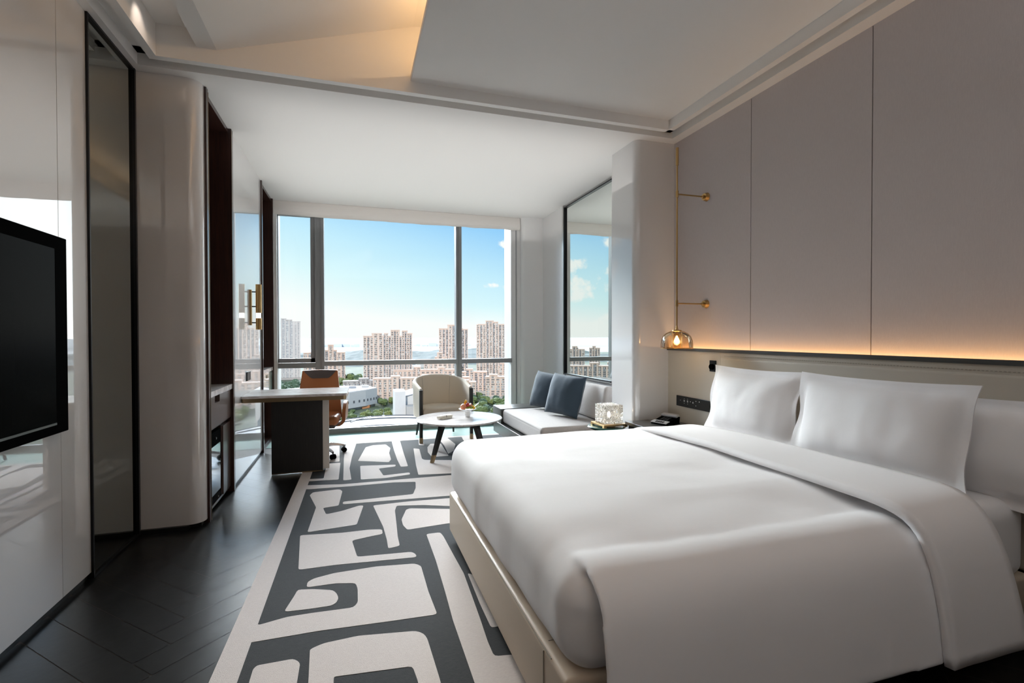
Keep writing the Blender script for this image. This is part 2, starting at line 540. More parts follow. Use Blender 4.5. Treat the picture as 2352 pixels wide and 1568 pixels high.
# ceiling
c = MB()
c.box(-1.9, 3.735, H, 3.0, 7.3, H + 0.1)                       # low ceiling over the window end
c.box(-1.9, -2.6, H, -1.30, 3.735, H + 0.1)
c.box(2.665, -2.6, H, 3.0, 3.735, H + 0.1)
c.box(-1.9, -2.6, H, 3.0, -1.5, H + 0.1)
c.box(-1.9, -2.6, 3.72, 3.0, 7.3, 3.82)                        # slab above
c.box(-1.30, -1.5, H + 0.075, -1.20, 3.735, H + 0.11)            # top of the shadow gap
c.box(-1.30, 3.65, H + 0.075, 2.665, 3.735, H + 0.11)
c.box(2.58, -1.5, H + 0.075, 2.665, 3.735, H + 0.11)
# hanging lip around the tray
c.box(-1.210, -1.5, H + 0.012, -1.160, 3.66, 3.7)
c.box(-1.160, 3.61, H + 0.012, 2.59, 3.66, 3.7)
c.box(2.54, -1.5, H + 0.012, 2.59, 3.66, 3.7)
c.box(-1.160, -1.5, H + 0.012, 2.54, -1.45, 3.7)
# faceted tray ceiling and the dropped panel
c.xz([(-1.16, 3.235), (-0.94, 3.235), (-0.94, 3.125), (-0.826, 3.122), (0.412, 3.50), (1.0, 3.60), (1.0, 3.72), (-1.16, 3.72)], -1.45, 3.61)
c.xz([(0.392, 3.116), (0.398, 3.112), (2.54, 3.112), (2.54, 3.15), (0.392, 3.15)], -1.45, 3.612)
c.box(0.75, -1.45, 3.15, 0.78, 3.61, 3.62)
st(c.build('ceiling', 'paint'))

# outer shell that closes the room
st(MB().box(-2.0, -2.7, -0.1, -1.9, 7.3, 3.8).build('wall_left', 'paint2'))
st(MB().box(3.0, -2.7, -0.1, 3.1, 7.3, 3.8).build('wall_right', 'paint2'))
st(MB().box(-2.0, -2.7, -0.1, 3.1, -2.6, 3.8).build('wall_back', 'cpodd'))

# left lacquer panels
pl_ = MB()
for y0, y1 in ((-2.6, 1.93), (1.934, 2.932), (2.936, 3.205)):
    pl_.box(-1.39, y0, 0.035, -1.35, y1, H)
st(pl_.build('wall_left_panel', 'lacquer'))
st(MB().box(-1.9, -2.6, 0, -1.365, 3.2, 0.035).box(-1.9, 3.80, 0, -1.06, 3.86, 0.03).box(-1.2, 3.86, 0, -1.0, 3.92, 0.03).box(-1.2, 4.72, 0, -0.99, 6.09, 0.03).build('baseboard_left', 'baseb'))
st(MB().box(-1.38, 2.9315, 0.035, -1.352, 2.9365, H).build('trim_2', 'thread'))


def rcol(pts, z0, z1):
    return MB().prism(pts, z0, z1)


def arc(cx, cy, r, a0, a1, n=12):
    return [(cx + r * cos(radians(a0 + (a1 - a0) * i / n)), cy + r * sin(radians(a0 + (a1 - a0) * i / n))) for i in range(n + 1)]


st(rcol([(-1.9, 3.825)] + arc(-1.065, 3.91, 0.085, 270, 360) + [(-0.98, 3.925), (-1.9, 3.925)], 0.03, H).build('wall_left_pier', 'lacquer2', smooth=True, angle=30))
st(MB().box(-1.03, 4.715, 0.03, -0.98, 6.085, H).build('wall_left_board', 'lacquer'))
st(MB().box(-1.9, 6.902, 0, -0.98, 7.0, H).build('wall_left_end', 'paint2'))
st(MB().box(-1.9, 4.712, 0, -1.03, 6.083, H).build('wall_left_core', 'paint2'))

# mirror panel on the left wall
t = thing('wall_mirror', (-1.35, 3.5, 0), 'tall smoked grey mirror panel with a thin black frame on the left wall', 'mirror')
MB().box(-1.372, 3.215, 0.02, -1.352, 3.795, H - 0.012).build('mirror_glass', 'greymirror', t)
f = MB()
f.box(-1.39, 3.205, 0.0, -1.338, 3.216, H - 0.001).box(-1.39, 3.79, 0.0, -1.335, 3.81, H - 0.001)
f.box(-1.39, 3.21, H - 0.014, -1.338, 3.8, H - 0.001).box(-1.39, 3.21, 0.0, -1.338, 3.8, 0.014)
f.build('frame', 'blackmetal', t)

# television
t = thing('television', (-1.32, 2.2, 1.3), 'large black flat screen television on the white panelled wall', 'television')
MB().rbox(-1.349, 1.30, 0.85, -1.305, 2.905, 1.762, 0.004, 1).build('bezel', 'black', t)
MB().box(-1.306, 1.35, 0.905, -1.3035, 2.80, 1.70).build('screen', 'tvglass', t)
MB().box(-1.306, 1.35, 0.893, -1.302, 2.80, 0.903).build('lower_strip', 'greywood', t)

# ---- minibar cabinet in the left niche
t = thing('minibar_cabinet', (-1.2, 4.3, 0), 'tall dark brown minibar niche with marble counter, drawers and a fridge', 'cabinet')
cb = MB()
cb.box(-1.5, 3.925, 0.0, -0.965, 3.965, H - 0.002).box(-1.5, 3.965, 0.0, -0.985, 3.985, H - 0.04)
cb.box(-1.5, 4.655, 0.0, -0.965, 4.71, H - 0.002).box(-1.5, 3.96, H - 0.035, -0.99, 4.66, H - 0.002)
cb.box(-1.5, 3.96, 0.0, -1.47, 4.66, H)
cb.box(-1.47, 3.98, 0.03, -1.0, 4.66, 0.05).box(-1.47, 3.98, 0.60, -1.01, 4.66, 0.615).box(-1.47, 4.39, 0.05, -1.0, 4.41, 0.6)
cb.build('body', 'darkwood', t)
MB().box(-0.967, 3.9652, 0.0, -0.963, 3.969, H - 0.02).box(-0.967, 4.6555, 0, -0.963, 4.659, H - 0.02).build('edge_trim', 'bronze', t)
MB().box(-1.47, 3.985, 0.86, -0.972, 4.655, 0.90).box(-1.47, 3.985, 0.9, -1.455, 4.655, 0.93).build('counter', 'marble', t)
d = MB().box(-1.4, 3.985, 0.625, -0.985, 4.655, 0.80).box(-1.4, 3.985, 0.80, -0.985, 4.16, 0.855).box(-1.4, 4.30, 0.80, -0.985, 4.655, 0.855).box(-1.4, 4.16, 0.8, -1.02, 4.3, 0.855).build('drawer', 'brownfront', t)
MB().box(-1.4, 4.42, 0.05, -0.99, 4.65, 0.59).build('door', 'brownfront', t)
fr = MB().box(-1.4, 4.0, 0.06, -1.0, 4.38, 0.58).build('fridge', 'black', t)
MB().box(-0.999, 4.03, 0.12, -0.995, 4.35, 0.48).build('fridge_glass', 'fridge', fr)
MB().cyl((-0.998, 4.2, 0.535), (-0.985, 4.2, 0.535), 0.009).build('fridge_knob', 'chrome', fr)
MB().cyl((-0.998, 4.25, 0.085), (-0.985, 4.25, 0.085), 0.006).build('fridge_knob', 'chrome', fr)
for z in (2.35, 1.72, 1.30):
    MB().cyl((-1.0, 3.986, z), (-1.0, 3.996, z), 0.012, n=12).build('shelf_pin', 'brass', t)

# ---- second niche cabinet near the window
t = thing('corner_cabinet', (-1.2, 6.5, 0), 'narrow dark wood niche cabinet beside the window with marble top and green glass front', 'cabinet')
cb = MB()
cb.box(-1.5, 6.085, 0.0, -0.965, 6.125, H - 0.002).box(-1.5, 6.85, 0, -0.965, 6.90, H - 0.002)
cb.box(-1.5, 6.12, H - 0.035, -0.985, 6.86, H - 0.002).box(-1.5, 6.12, 0, -1.47, 6.86, H)
cb.box(-1.47, 6.125, 0.56, -1.0, 6.85, 0.575).box(-1.47, 6.125, 0, -1.0, 6.85, 0.03)
cb.build('body', 'darkwood', t)
MB().box(-1.47, 6.125, 0.87, -0.975, 6.85, 0.91).build('counter', 'marble', t)
MB().box(-1.4, 6.13, 0.58, -0.985, 6.845, 0.865).build('drawer', 'mintglass', t)
MB().box(-0.986, 6.42, 0.80, -0.98, 6.52, 0.84).build('handle', 'bronze', t)

# right side: fabric wall panels
fw = MB()
ys = [3.86, 2.929, 2.041, 1.153, 0.265, -0.62, -1.5, -2.6]
for a, b in zip(ys[:-1], ys[1:]):
    fw.box(2.76, b + 0.003, 1.10, 2.80, a - 0.003, H)
st(fw.build('wall_right_panel', 'fabricwall'))
st(MB().box(2.775, -2.6, 0, 3.0, 3.86, H).build('wall_right_backing', 'darkwood'))
st(rcol([(3.0, 3.84), (3.0, 4.25), (2.36, 4.25)] + arc(2.42, 3.90, 0.06, 180, 270), 0.0, H).build('wall_right_column', 'lacquer2', smooth=True, angle=30))
# alcove wall with the mirror
st(MB().box(2.66, 4.25, 0, 3.0, 4.80, H).box(2.66, 4.80, 0, 3.0, 6.08, 0.785).box(2.69, 4.8, 0.785, 3.0, 6.08, H).box(2.66, 6.08, 0, 3.0, 6.86, H).build('wall_right_alcove', 'lacquer'))
t = thing('alcove_mirror', (2.66, 5.4, 0.8), 'tall mirror above the daybed reflecting the window and skyline', 'mirror')
MB().box(2.675, 4.802, 0.80, 2.689, 6.065, H - 0.04).build('mirror_glass', 'mirror', t)
MB().box(2.655, 4.802, H - 0.042, 2.69, 6.08, H - 0.028).box(2.652, 6.062, 0.785, 2.69, 6.08, H - 0.028).box(2.650, 4.802, 0.785, 2.69, 6.08, 0.80).build('frame', 'blackmetal', t)
MB().box(2.649, 6.08, 0.785, 2.662, 6.118, H - 0.004).box(2.64, 4.802, 0.770, 2.662, 6.118, 0.784).build('sill', 'steel', t)
# pier at the window's right end
st(rcol([(3.0, 7.2), (2.26, 7.2), (2.26, 6.965), (2.33, 6.95)] + arc(2.38, 6.90, 0.05, 180, 270, 8) + [(3.0, 6.85)], 0, H).build('wall_window_pier', 'paint2', smooth=True, angle=30))
st(MB().box(2.20, 6.965, 0, 2.262, 7.10, H).box(-0.98, 6.93, 0, -0.935, 7.10, H).build('trim_3', 'paint2'))
st(MB().box(2.272, 6.945, 0.0, 2.28, 6.962, 2.86).build('trim_4', 'alu'))
st(MB().box(-2.0, 7.1, -0.5, -0.94, 7.3, 3.8).box(2.2, 7.1, -0.5, 3.1, 7.3, 3.8).box(-2.0, 7.1, 2.98, 3.1, 7.3, 3.8).box(-2.0, 7.14, -0.5, 3.1, 7.3, -0.02).build('wall_window', 'paint2'))

# window
t = thing('window_1', (0.6, 7.0, 0), None, None)
t['kind'] = 'structure'
MB().box(-0.487, 6.97, 0.06, -0.405, 7.10, H).box(-0.41, 6.955, 0.06, -0.375, 7.12, H).build('mullion', 'alu', t)
MB().box(1.385, 6.97, 0.06, 1.425, 7.10, H).box(1.42, 6.955, 0.06, 1.462, 7.12, H).build('mullion', 'alu', t)
MB().box(-0.375, 6.955, 0.902, 1.39, 7.06, 0.964).box(1.46, 6.955, 0.902, 2.215, 7.06, 0.964).box(-0.94, 6.965, 0.88, -0.48, 7.06, 0.945).build('rail', 'alu', t)
MB().box(-0.94, 6.99, 0.95, -0.49, 7.05, 1.005).box(-0.54, 6.99, 0.95, -0.487, 7.05, 2.9).box(-0.94, 6.99, 2.85, -0.49, 7.05, 2.9).box(-0.94, 6.99, 0.95, -0.925, 7.05, 2.9).build('sash', 'alu', t)
MB().box(-0.94, 6.965, 0.0, 2.22, 7.02, 0.068).build('sill_frame', 'alu', t)
for a, b in ((-0.94, -0.45), (-0.40, 1.40), (1.44, 2.2)):
    MB().box(a, 7.055, 0.03, b, 7.062, 0.91).build('pane', 'pane', t)
    MB().box(a, 7.055, 0.95, b, 7.062, 2.98).build('pane', 'pane', t)
st(MB().box(-0.94, 7.02, -0.02, 2.2, 7.14, 0.02).build('trim_5', 'paint2'))


# roman blind pulled up under the ceiling
def blinds(a, b):
    rows = []
    for i in range(61):
        x = a + (b - a) * i / 60
        dz = 0.012 * noise.noise((x * 1.7, 3, 0)) + 0.006 * noise.noise((x * 7, 9, 0))
        sw = 0.012 * noise.noise((x * 2.3, 5, 1))
        rows.append([(x, 6.985, H - 0.002), (x, 6.925, H - 0.002), (x, 6.915 + sw * 0.4, 2.96), (x, 6.905 + sw, 2.90), (x, 6.915 + sw, 2.857 + dz),
                     (x, 6.935, 2.838 + dz), (x, 6.965, 2.845 + dz), (x, 6.985, 2.88)])
    return MB().grid(rows, close=True)


o = blinds(-0.975, 2.325).build('roman_blind', 'blindfab', smooth=True, angle=50)
tag(o, 'white fabric roman blind gathered up along the top of the window', 'blind')

# ------------------------------------------------------------------ rug
LIGHT = {
'A' : [(-0.38, 2.05), (-0.38, 2.12), (-0.37, 2.14), (-0.24, 2.14), (-0.22, 2.12), (-0.21, 2.1), (-0.21, 2.0), (-0.21, 1.5), (-0.37, 1.5)] ,
'B' : [(-0.17, 1.99), (-0.18, 2.18), (-0.17, 2.19), (-0.13, 2.21), (0.01, 2.22), (0.25, 2.18), (0.28, 2.15), (0.29, 2.11), (0.3, 1.84), (0.3, 1.5), (0.22, 1.5), (0.22, 1.86), (0.21, 1.95), (-0.08, 1.98), (-0.08, 1.96), (-0.07, 1.5), (-0.16, 1.5)] ,
'C' : [(-0.41, 2.44), (-0.3, 2.47), (-0.2, 2.47), (-0.01, 2.46), (0.01, 2.5), (0.01, 2.64), (0.0, 2.7), (-0.1, 2.73), (-0.24, 2.73), (-0.24, 2.79), (-0.21, 2.82), (-0.11, 2.85), (0.11, 2.86), (0.32, 2.83), (0.35, 2.79), (0.35, 2.67), (0.35, 2.5), (0.36, 2.28), (0.16, 2.29), (-0.15, 2.31), (-0.41, 2.31), (-0.425, 2.31), (-0.425, 2.45)] ,
'D' : [(-0.32, 2.52), (-0.29, 2.66), (-0.28, 2.72), (-0.2, 2.7), (-0.11, 2.66), (-0.09, 2.62), (-0.08, 2.57), (-0.09, 2.53), (-0.11, 2.51), (-0.2, 2.51)] ,
'E' : [(0.44, 3.23), (0.53, 3.23), (0.54, 3.16), (0.55, 2.88), (0.56, 2.63), (0.55, 2.4), (0.54, 2.18), (0.53, 2.01), (0.53, 1.91), (0.59, 1.9), (0.71, 1.87), (0.68, 1.5), (0.42, 1.5), (0.42, 1.8), (0.42, 1.98), (0.42, 2.21), (0.43, 2.47), (0.44, 2.83)] ,
'F' : [(0.58, 2.63), (0.66, 2.52), (0.66, 2.31), (0.66, 2.11), (0.57, 2.1), (0.57, 2.31)] ,
'G' : [(-0.34, 3.46), (-0.08, 3.42), (0.09, 3.42), (0.17, 3.4), (0.17, 3.32), (0.08, 3.3), (-0.02, 3.27), (0.01, 3.02), (0.32, 2.99), (0.34, 2.95), (0.34, 2.91), (0.11, 2.93), (-0.1, 2.95), (-0.3, 2.95)] ,
'H' : [(0.13, 3.9), (0.39, 3.91), (0.71, 3.89), (1.04, 3.86), (0.98, 3.66), (0.68, 3.71), (0.5, 3.79), (0.3, 3.84), (0.28, 3.74), (0.27, 3.48), (0.26, 3.25), (0.26, 3.1), (0.19, 3.08), (0.19, 3.22), (0.18, 3.44)] ,
'I' : [(0.31, 3.54), (0.36, 3.73), (0.39, 3.75), (0.66, 3.65), (0.89, 3.56), (0.84, 3.35), (0.61, 3.37), (0.33, 3.34), (0.31, 3.43)] ,
'J' : [(-0.3, 3.5), (-0.28, 3.99), (-0.35, 4.31), (-0.33, 4.38), (-0.14, 4.4), (-0.12, 4.39), (-0.1, 4.34), (-0.12, 3.98), (-0.23, 3.96), (-0.2, 3.81), (-0.09, 3.85), (0.03, 3.93), (0.06, 3.92), (0.01, 3.54), (-0.14, 3.52)] ,
'K' : [(-0.42, 4.5), (-0.42, 4.61), (-0.1, 4.54), (0.82, 4.53), (1.21, 4.48), (1.05, 3.9), (0.72, 3.95), (-0.09, 4.0), (-0.09, 4.06), (0.45, 4.08), (0.49, 4.24), (0.51, 4.42), (0.31, 4.46), (-0.02, 4.46), (-0.37, 4.48)] ,
'L' : [(-0.27, 5.32), (-0.14, 5.32), (-0.14, 4.7), (-0.41, 4.73), (-0.41, 4.8), (-0.27, 4.78), (-0.27, 5.14)] ,
'L2' : [(-0.28, 5.39), (-0.15, 5.37), (-0.17, 6.15), (-0.23, 6.17), (-0.31, 6.13), (-0.33, 5.86)] ,
'M' : [(-0.1, 6.24), (0.02, 6.24), (-0.03, 5.53), (-0.05, 5.07), (-0.03, 4.66), (-0.1, 4.66), (-0.11, 5.49)] ,
'N' : [(0.03, 5.34), (0.12, 5.97), (0.2, 6.05), (0.35, 6.05), (0.39, 5.84), (0.36, 5.6), (0.36, 5.3), (0.33, 5.19)] ,
'O' : [(0.05, 5.13), (0.39, 5.07), (0.38, 5.0), (0.22, 4.97), (0.25, 4.71), (0.49, 4.74), (0.49, 4.67), (0.26, 4.62), (0.05, 4.64)] ,
'P' : [(0.43, 6.24), (0.53, 6.24), (0.51, 5.51), (0.5, 4.97), (0.43, 4.97), (0.42, 5.28), (0.42, 5.7)] ,
'Q' : [(0.64, 5.74), (0.7, 5.69), (0.67, 5.23), (0.69, 5.17), (0.94, 5.08), (1.33, 4.93), (1.23, 4.56), (0.85, 4.59), (0.56, 4.63), (0.58, 4.99)] ,
'R' : [(0.76, 6.24), (0.80, 6.24), (0.78, 5.86), (0.72, 5.89)] ,
'S' : [(0.8, 5.75), (0.86, 5.92), (0.98, 5.89), (0.96, 5.27), (0.78, 5.27), (0.77, 5.5)] ,
'T' : [(1.0, 6.24), (1.11, 6.24), (1.14, 5.81), (1.06, 5.49), (0.97, 5.36), (1.0, 5.77)] ,
'U' : [(1.3, 6.24), (1.5, 6.24), (1.55, 5.6), (1.3, 5.3), (1.25, 5.7)] ,
}


def soften(poly, r=0.018):
    out = []
    n = len(poly)
    for i in range(n):
        a, b, c_ = Vector(poly[i - 1]), Vector(poly[i]), Vector(poly[(i + 1) % n])
        la, lc = (a - b).length, (c_ - b).length
        k = min(r, la * 0.4, lc * 0.4)
        p, q = b + (a - b).normalized() * k, b + (c_ - b).normalized() * k
        out += [tuple(p), tuple((p + q + b * 2) / 4), tuple(q)]
    return out


rg = MB().mat('rugd')
rg.prism([(-0.542, 0.9), (1.95, 0.9), (1.95, 6.27), (-0.452, 6.27)], 0.001, 0.009)
rg.mat('rugl')
rg.prism([(-0.543, 0.9), (-0.438, 0.9), (-0.368, 6.27), (-0.453, 6.27)], 0.002, 0.0105)
rg.prism([(-0.40, 6.20), (1.95, 6.20), (1.95, 6.272), (-0.40, 6.272)], 0.002, 0.0105)
for k, p in LIGHT.items():
    rg.prism(soften(p), 0.002, 0.0102)
o = rg.build('area_rug', 'rugd')
tag(o, 'cream and charcoal abstract patterned rug running from the bed to the window', 'rug')

# ------------------------------------------------------------------ bed
bed = thing('bed', (1.65, 2.22, 0), 'wide bed with a cream leather base against the headboard wall', 'bed')


def frame_disp(q, n):
    return q


MB().rbox(0.575, 1.30, 0.05, 2.684, 3.145, 0.302, 0.02, 3).build('bed_base', 'bedleather', bed, smooth=True)
sm = MB()
sm.tube([(0.578, 3.13, 0.296), (0.578, 1.42, 0.296)], 0.0022, 6)
sm.tube([(0.5735, 1.475, 0.06), (0.5735, 1.475, 0.29)], 0.0022, 6).tube([(0.60, 1.4985, 0.302), (0.69, 1.4985, 0.302)], 0.002, 6)
sm.build('seam', 'thread', bed)
MB().box(0.65, 1.37, 0.011, 2.68, 3.08, 0.05).build('plinth', 'baseb', bed)


def mat_disp(q, n):
    k = noise.noise((q.x * 2.1, q.y * 2.1, q.z * 2)) * 0.008
    return q + n * k


MB().rbox(0.68, 1.31, 0.28, 2.678, 3.12, 0.612, 0.07, 5, seg=14, disp=mat_disp).build('mattress', 'linen', bed, smooth=True)


def duv_disp(q, n):
    x, y = q.x, q.y
    k = 0.014 * noise.noise((x * 1.5, y * 2.6, 1)) + 0.006 * noise.noise((x * 4, y * 7, 2))
    if q.z > 0.4:
        f_ = min(1.0, max(0.0, (y - 1.28) / 0.5))
        q = q + Vector((0, 0, -0.036 * (1 - f_ * f_ * (3 - 2 * f_))))
    if q.z > 0.5:
        k += 0.012 * (1 - ((x - 1.4) / 0.85) ** 2)
    # folds pulled from the tucked foot edge
    if x < 0.75:
        k += 0.006 * noise.noise((y * 4.0, q.z * 2.0, 7))
        q = q + Vector((-0.012 * sin(pi * min(max((q.z - 0.29) / 0.3, 0), 1)), 0, 0))
    # crest towards the near foot corner where the side flap begins
    if y < 1.5:
        k += 0.004 * math.exp(-((x - 0.72) / 0.12) ** 2)
    return q + n * k


duv = thing('duvet', (1.3, 2.2, 0.6), 'smooth white duvet tucked in at the foot of the bed', 'bedding')
cov = MB().rbox(0.586, 1.288, 0.285, 2.10, 3.155, 0.636, 0.10, 8, seg=26, disp=duv_disp)


def drape(x0, x1, path, nx, amp=0.006, lift=0.0, skew=None, seed=0, zf=None, th=0.0):
    """sheet running across the bed: path is a list of (y, z); skew(x_fraction, t) -> dx"""
    P = [Vector((0, y, z)) for y, z in path]
    d = [0]
    for a, b in zip(P[:-1], P[1:]):
        d.append(d[-1] + (b - a).length)
    tot = d[-1]
    N = max(30, int(tot / 0.035))
    rows, inner = [], []
    for j in range(nx + 1):
        fx = j / nx
        r, r_in = [], []
        for i in range(N + 1):
            s_ = tot * i / N
            k = max(q for q in range(len(d) - 1) if d[q] <= s_ + 1e-9)
            p = P[k].lerp(P[k + 1], (s_ - d[k]) / (d[k + 1] - d[k]))
            tv = (P[k + 1] - P[k]).normalized()
            nv = Vector((0, -tv.z, tv.y))
            x = x0 + (x1 - x0) * fx + (skew(fx, s_ / tot, p) if skew else 0)
            dd = amp * noise.noise((x * 3.1 + seed, s_ * 2.2, seed)) + amp * 0.5 * noise.noise((x * 9, s_ * 3, seed + 3)) + lift
            q = Vector((x, p.y, p.z)) + nv * dd
            if zf:
                q.z += zf(x, q)
            r.append(tuple(q))
            r_in.append(tuple(q - nv * th))
        rows.append(r)
        inner.append(r_in)
    mb = MB().grid(rows)
    if th:
        mb.grid(inner)
        ra = rows[0] + [r[-1] for r in rows[1:]] + rows[-1][::-1][1:] + [r[0] for r in rows[::-1][1:-1]]
        rb = inner[0] + [r[-1] for r in inner[1:]] + inner[-1][::-1][1:] + [r[0] for r in inner[::-1][1:-1]]
        mb.grid([ra, rb], close=True)
    return mb


def smoothpath(pts, it=3):
    for _ in range(it):
        o_ = [pts[0]]
        for a, b in zip(pts[:-1], pts[1:]):
            o_ += [(a[0] * .75 + b[0] * .25, a[1] * .75 + b[1] * .25), (a[0] * .25 + b[0] * .75, a[1] * .25 + b[1] * .75)]
        o_.append(pts[-1])
        pts = o_
    return pts


side = smoothpath([(1.150, 0.190), (1.168, 0.34), (1.192, 0.47), (1.225, 0.550), (1.28, 0.594), (1.345, 0.609), (1.41, 0.604), (1.46, 0.585)])


def xdrop(x, p):
    k = max(0.0, min(0.095, 0.69 - x))
    return -(0.10 - math.sqrt(0.10 ** 2 - k * k)) * min(1.0, max(0.0, (p.y - 1.2) / 0.15))


def flap_skew(fx, t_, p):
    return (1 - fx) * (-0.03 * (1 - t_)) + 0.035 * fx * t_


fl_ = drape(0.652, 1.90, side, 60, amp=0.005, lift=-0.003, skew=flap_skew, seed=4, zf=xdrop, th=-0.02)
cov.add(fl_.v, fl_.f)
o = cov.build('cover', 'linen', duv, smooth=True, angle=180)
rm = o.modifiers.new('fuse', 'REMESH')
rm.mode = 'VOXEL'
rm.voxel_size = 0.0075
rm.use_smooth_shade = True
sm_ = o.modifiers.new('soften', 'SMOOTH')
sm_.factor = 0.5
sm_.iterations = 22

acr = smoothpath([(1.115, 0.195), (1.135, 0.36), (1.172, 0.54), (1.228, 0.640), (1.33, 0.676), (1.5, 0.682), (2.2, 0.685), (2.85, 0.668), (3.06, 0.640), (3.165, 0.55), (3.20, 0.30)])
o = drape(1.872, 2.285, acr, 12, amp=0.008, seed=9, skew=lambda fx, t_, p: (0.02 * math.exp(-((p.y - 2.4) / .5) ** 2) if fx < 0.5 else 0) - (0.055 * fx * math.exp(-((p.y - 1.2) / .1) ** 2))).build('turned_back_band', 'linen', duv, smooth=True, angle=80)
solid(o, 0.03, 0)

# pillows
def pillow(w_, h_, th, flange, seed, nx=40, ny=28):
    rows_f, rows_b = [], []
    fu, fv = 1 - 2 * flange / w_, 1 - 2 * flange / h_
    for i in range(ny + 1):
        v_ = -1 + 2 * i / ny
        rf, rb = [], []
        for j in range(nx + 1):
            u_ = -1 + 2 * j / nx
            x = w_ / 2 * u_ * (1 - 0.045 * (1 - v_ * v_) ** 1.0)
            z = h_ / 2 * v_ * (1 - 0.06 * (1 - u_ * u_))
            a = max(0, 1 - (abs(u_) / fu) ** 2.6) if abs(u_) < fu else 0
            b = max(0, 1 - (abs(v_) / fv) ** 2.6) if abs(v_) < fv else 0
            t_ = th / 2 * (a ** 0.55) * (b ** 0.55) + 0.003
            k = 0.010 * noise.noise((x * 6, z * 6, seed)) + 0.004 * noise.noise((x * 17, z * 12, seed))
            if abs(u_) > fu * 0.98:
                k += 0.010 * sin(z * 22 + seed)
            rf.append((x, -t_ + k, z))
            rb.append((x, t_ + k, z))
        rows_f.append(rf)
        rows_b.append(rb)
    m = MB().grid(rows_f)
    m.grid(rows_b)
    # close the rim
    rim_f = rows_f[0] + [r[-1] for r in rows_f[1:]] + rows_f[-1][::-1][1:] + [r[0] for r in rows_f[::-1][1:-1]]
    rim_b = rows_b[0] + [r[-1] for r in rows_b[1:]] + rows_b[-1][::-1][1:] + [r[0] for r in rows_b[::-1][1:-1]]
    m.grid([rim_f, rim_b], close=True)
    return m


def place(o, M):
    o.matrix_world = M
    return o


def put(mb, M):
    mb.v = [tuple(M @ Vector(p)) for p in mb.v]
    return mb


# local pillow: width on x, height on z, faces -y.  The bed pillows face -x.
for (yc, xc, zc, w_, h_, th, tilt, rz, seed, lab) in (
        (2.66, 2.50, 0.840, 0.80, 0.49, 0.20, 11, -2, 1, 'white pillow furthest from the viewer, beside the nightstand'),
        (1.825, 2.465, 0.845, 0.87, 0.49, 0.20, 11, 1, 2, 'large white pillow standing in the middle of the bed'),
        (1.52, 2.595, 0.80, 0.80, 0.47, 0.13, 6, 3, 3, 'white pillow partly hidden behind the middle one, nearest the viewer')):
    M = T(xc, yc, zc, radians(-90 + rz)) @ Matrix.Rotation(radians(-tilt), 4, 'X')
    o = put(pillow(w_, h_, th, 0.045, seed * 3.7), M).build('pillow', 'linen', smooth=True, angle=70)
    tag(o, lab, 'pillow', 'white pillows against the headboard')

# headboard
t = thing('headboard', (2.73, 2.3, 0), 'long cream leather headboard panel with a dark top rail and glowing strip', 'headboard')
MB().box(2.70, 3.172, 0, 2.76, 3.86, 1.12).box(2.70, 3.172, 1.12, 2.71, 3.86, 1.168).build('side_panel', 'leather', t)
MB().rbox(2.695, 0.2, 0.3, 2.76, 3.166, 1.125, 0.005, 2).box(2.697, 0.2, 1.11, 2.709, 3.166, 1.165).build('padded_panel', 'leather', t, smooth=True)
MB().rbox(2.690, 0.2, 0.3, 2.72, 3.125, 1.125, 0.014, 3).build('padding', 'leather', t, smooth=True)
sm = MB()
for i in range(150):
    y = 3.12 - i * 0.016
    sm.box(2.6935, y, 1.137, 2.6955, y - 0.008, 1.140)
sm.build('stitching', 'thread', t)
MB().box(2.686, -2.6, 1.166, 2.712, 3.86, 1.190).build('top_rail', 'greywood', t)

# socket and control panel
t = thing('power_socket', (2.70, 3.246, 1.07), 'small black wall socket on the headboard above the pillow', 'socket')
MB().rbox(2.690, 3.211, 1.012, 2.701, 3.283, 1.10, 0.004, 2).build('plate', 'switch', t)
MB().cyl((2.700, 3.246, 1.05), (2.672, 3.246, 1.05), 0.024, 0.022).build('plug', 'black', t)
t = thing('control_panel', (2.70, 3.5, 0.73), 'black touch control panel with small white icons beside the pillow', 'switch panel')
MB().rbox(2.688, 3.27, 0.686, 2.6995, 3.703, 0.775, 0.002, 1).build('plate', 'switch', t)


def ring(y, z, s_, th, x=2.6872):
    mb = MB()
    ya = [y - s_, y - s_ + th, y + s_ - th, y + s_]
    za = [z - s_, z - s_ + th, z + s_ - th, z + s_]
    q = [(ya[0], za[0]), (ya[3], za[0]), (ya[3], za[3]), (ya[0], za[3]), (ya[1], za[1]), (ya[2], za[1]), (ya[2], za[2]), (ya[1], za[2])]
    return mb.add([(x, a, b) for a, b in q], [(0, 1, 5, 4), (1, 2, 6, 5), (2, 3, 7, 6), (3, 0, 4, 7)])


ring(3.592, 0.738, 0.0065, 0.0016).build('icon', 'icon', t)
ring(3.548, 0.738, 0.0065, 0.0016).build('icon', 'icon', t)
ring(3.478, 0.736, 0.0055, 0.0013).build('icon', 'icon', t)
for y, z, s_ in ((3.645, 0.738, 0.0016), (3.592, 0.757, 0.0016), (3.592, 0.718, 0.0016), (3.548, 0.757, 0.0016), (3.548, 0.717, 0.0016),
                 (3.512, 0.740, 0.0025), (3.440, 0.752, 0.0025), (3.400, 0.752, 0.003), (3.440, 0.715, 0.002)):
    MB().box(2.6872, y - s_, z - s_, 2.6882, y + s_, z + s_).build('icon', 'icon', t)

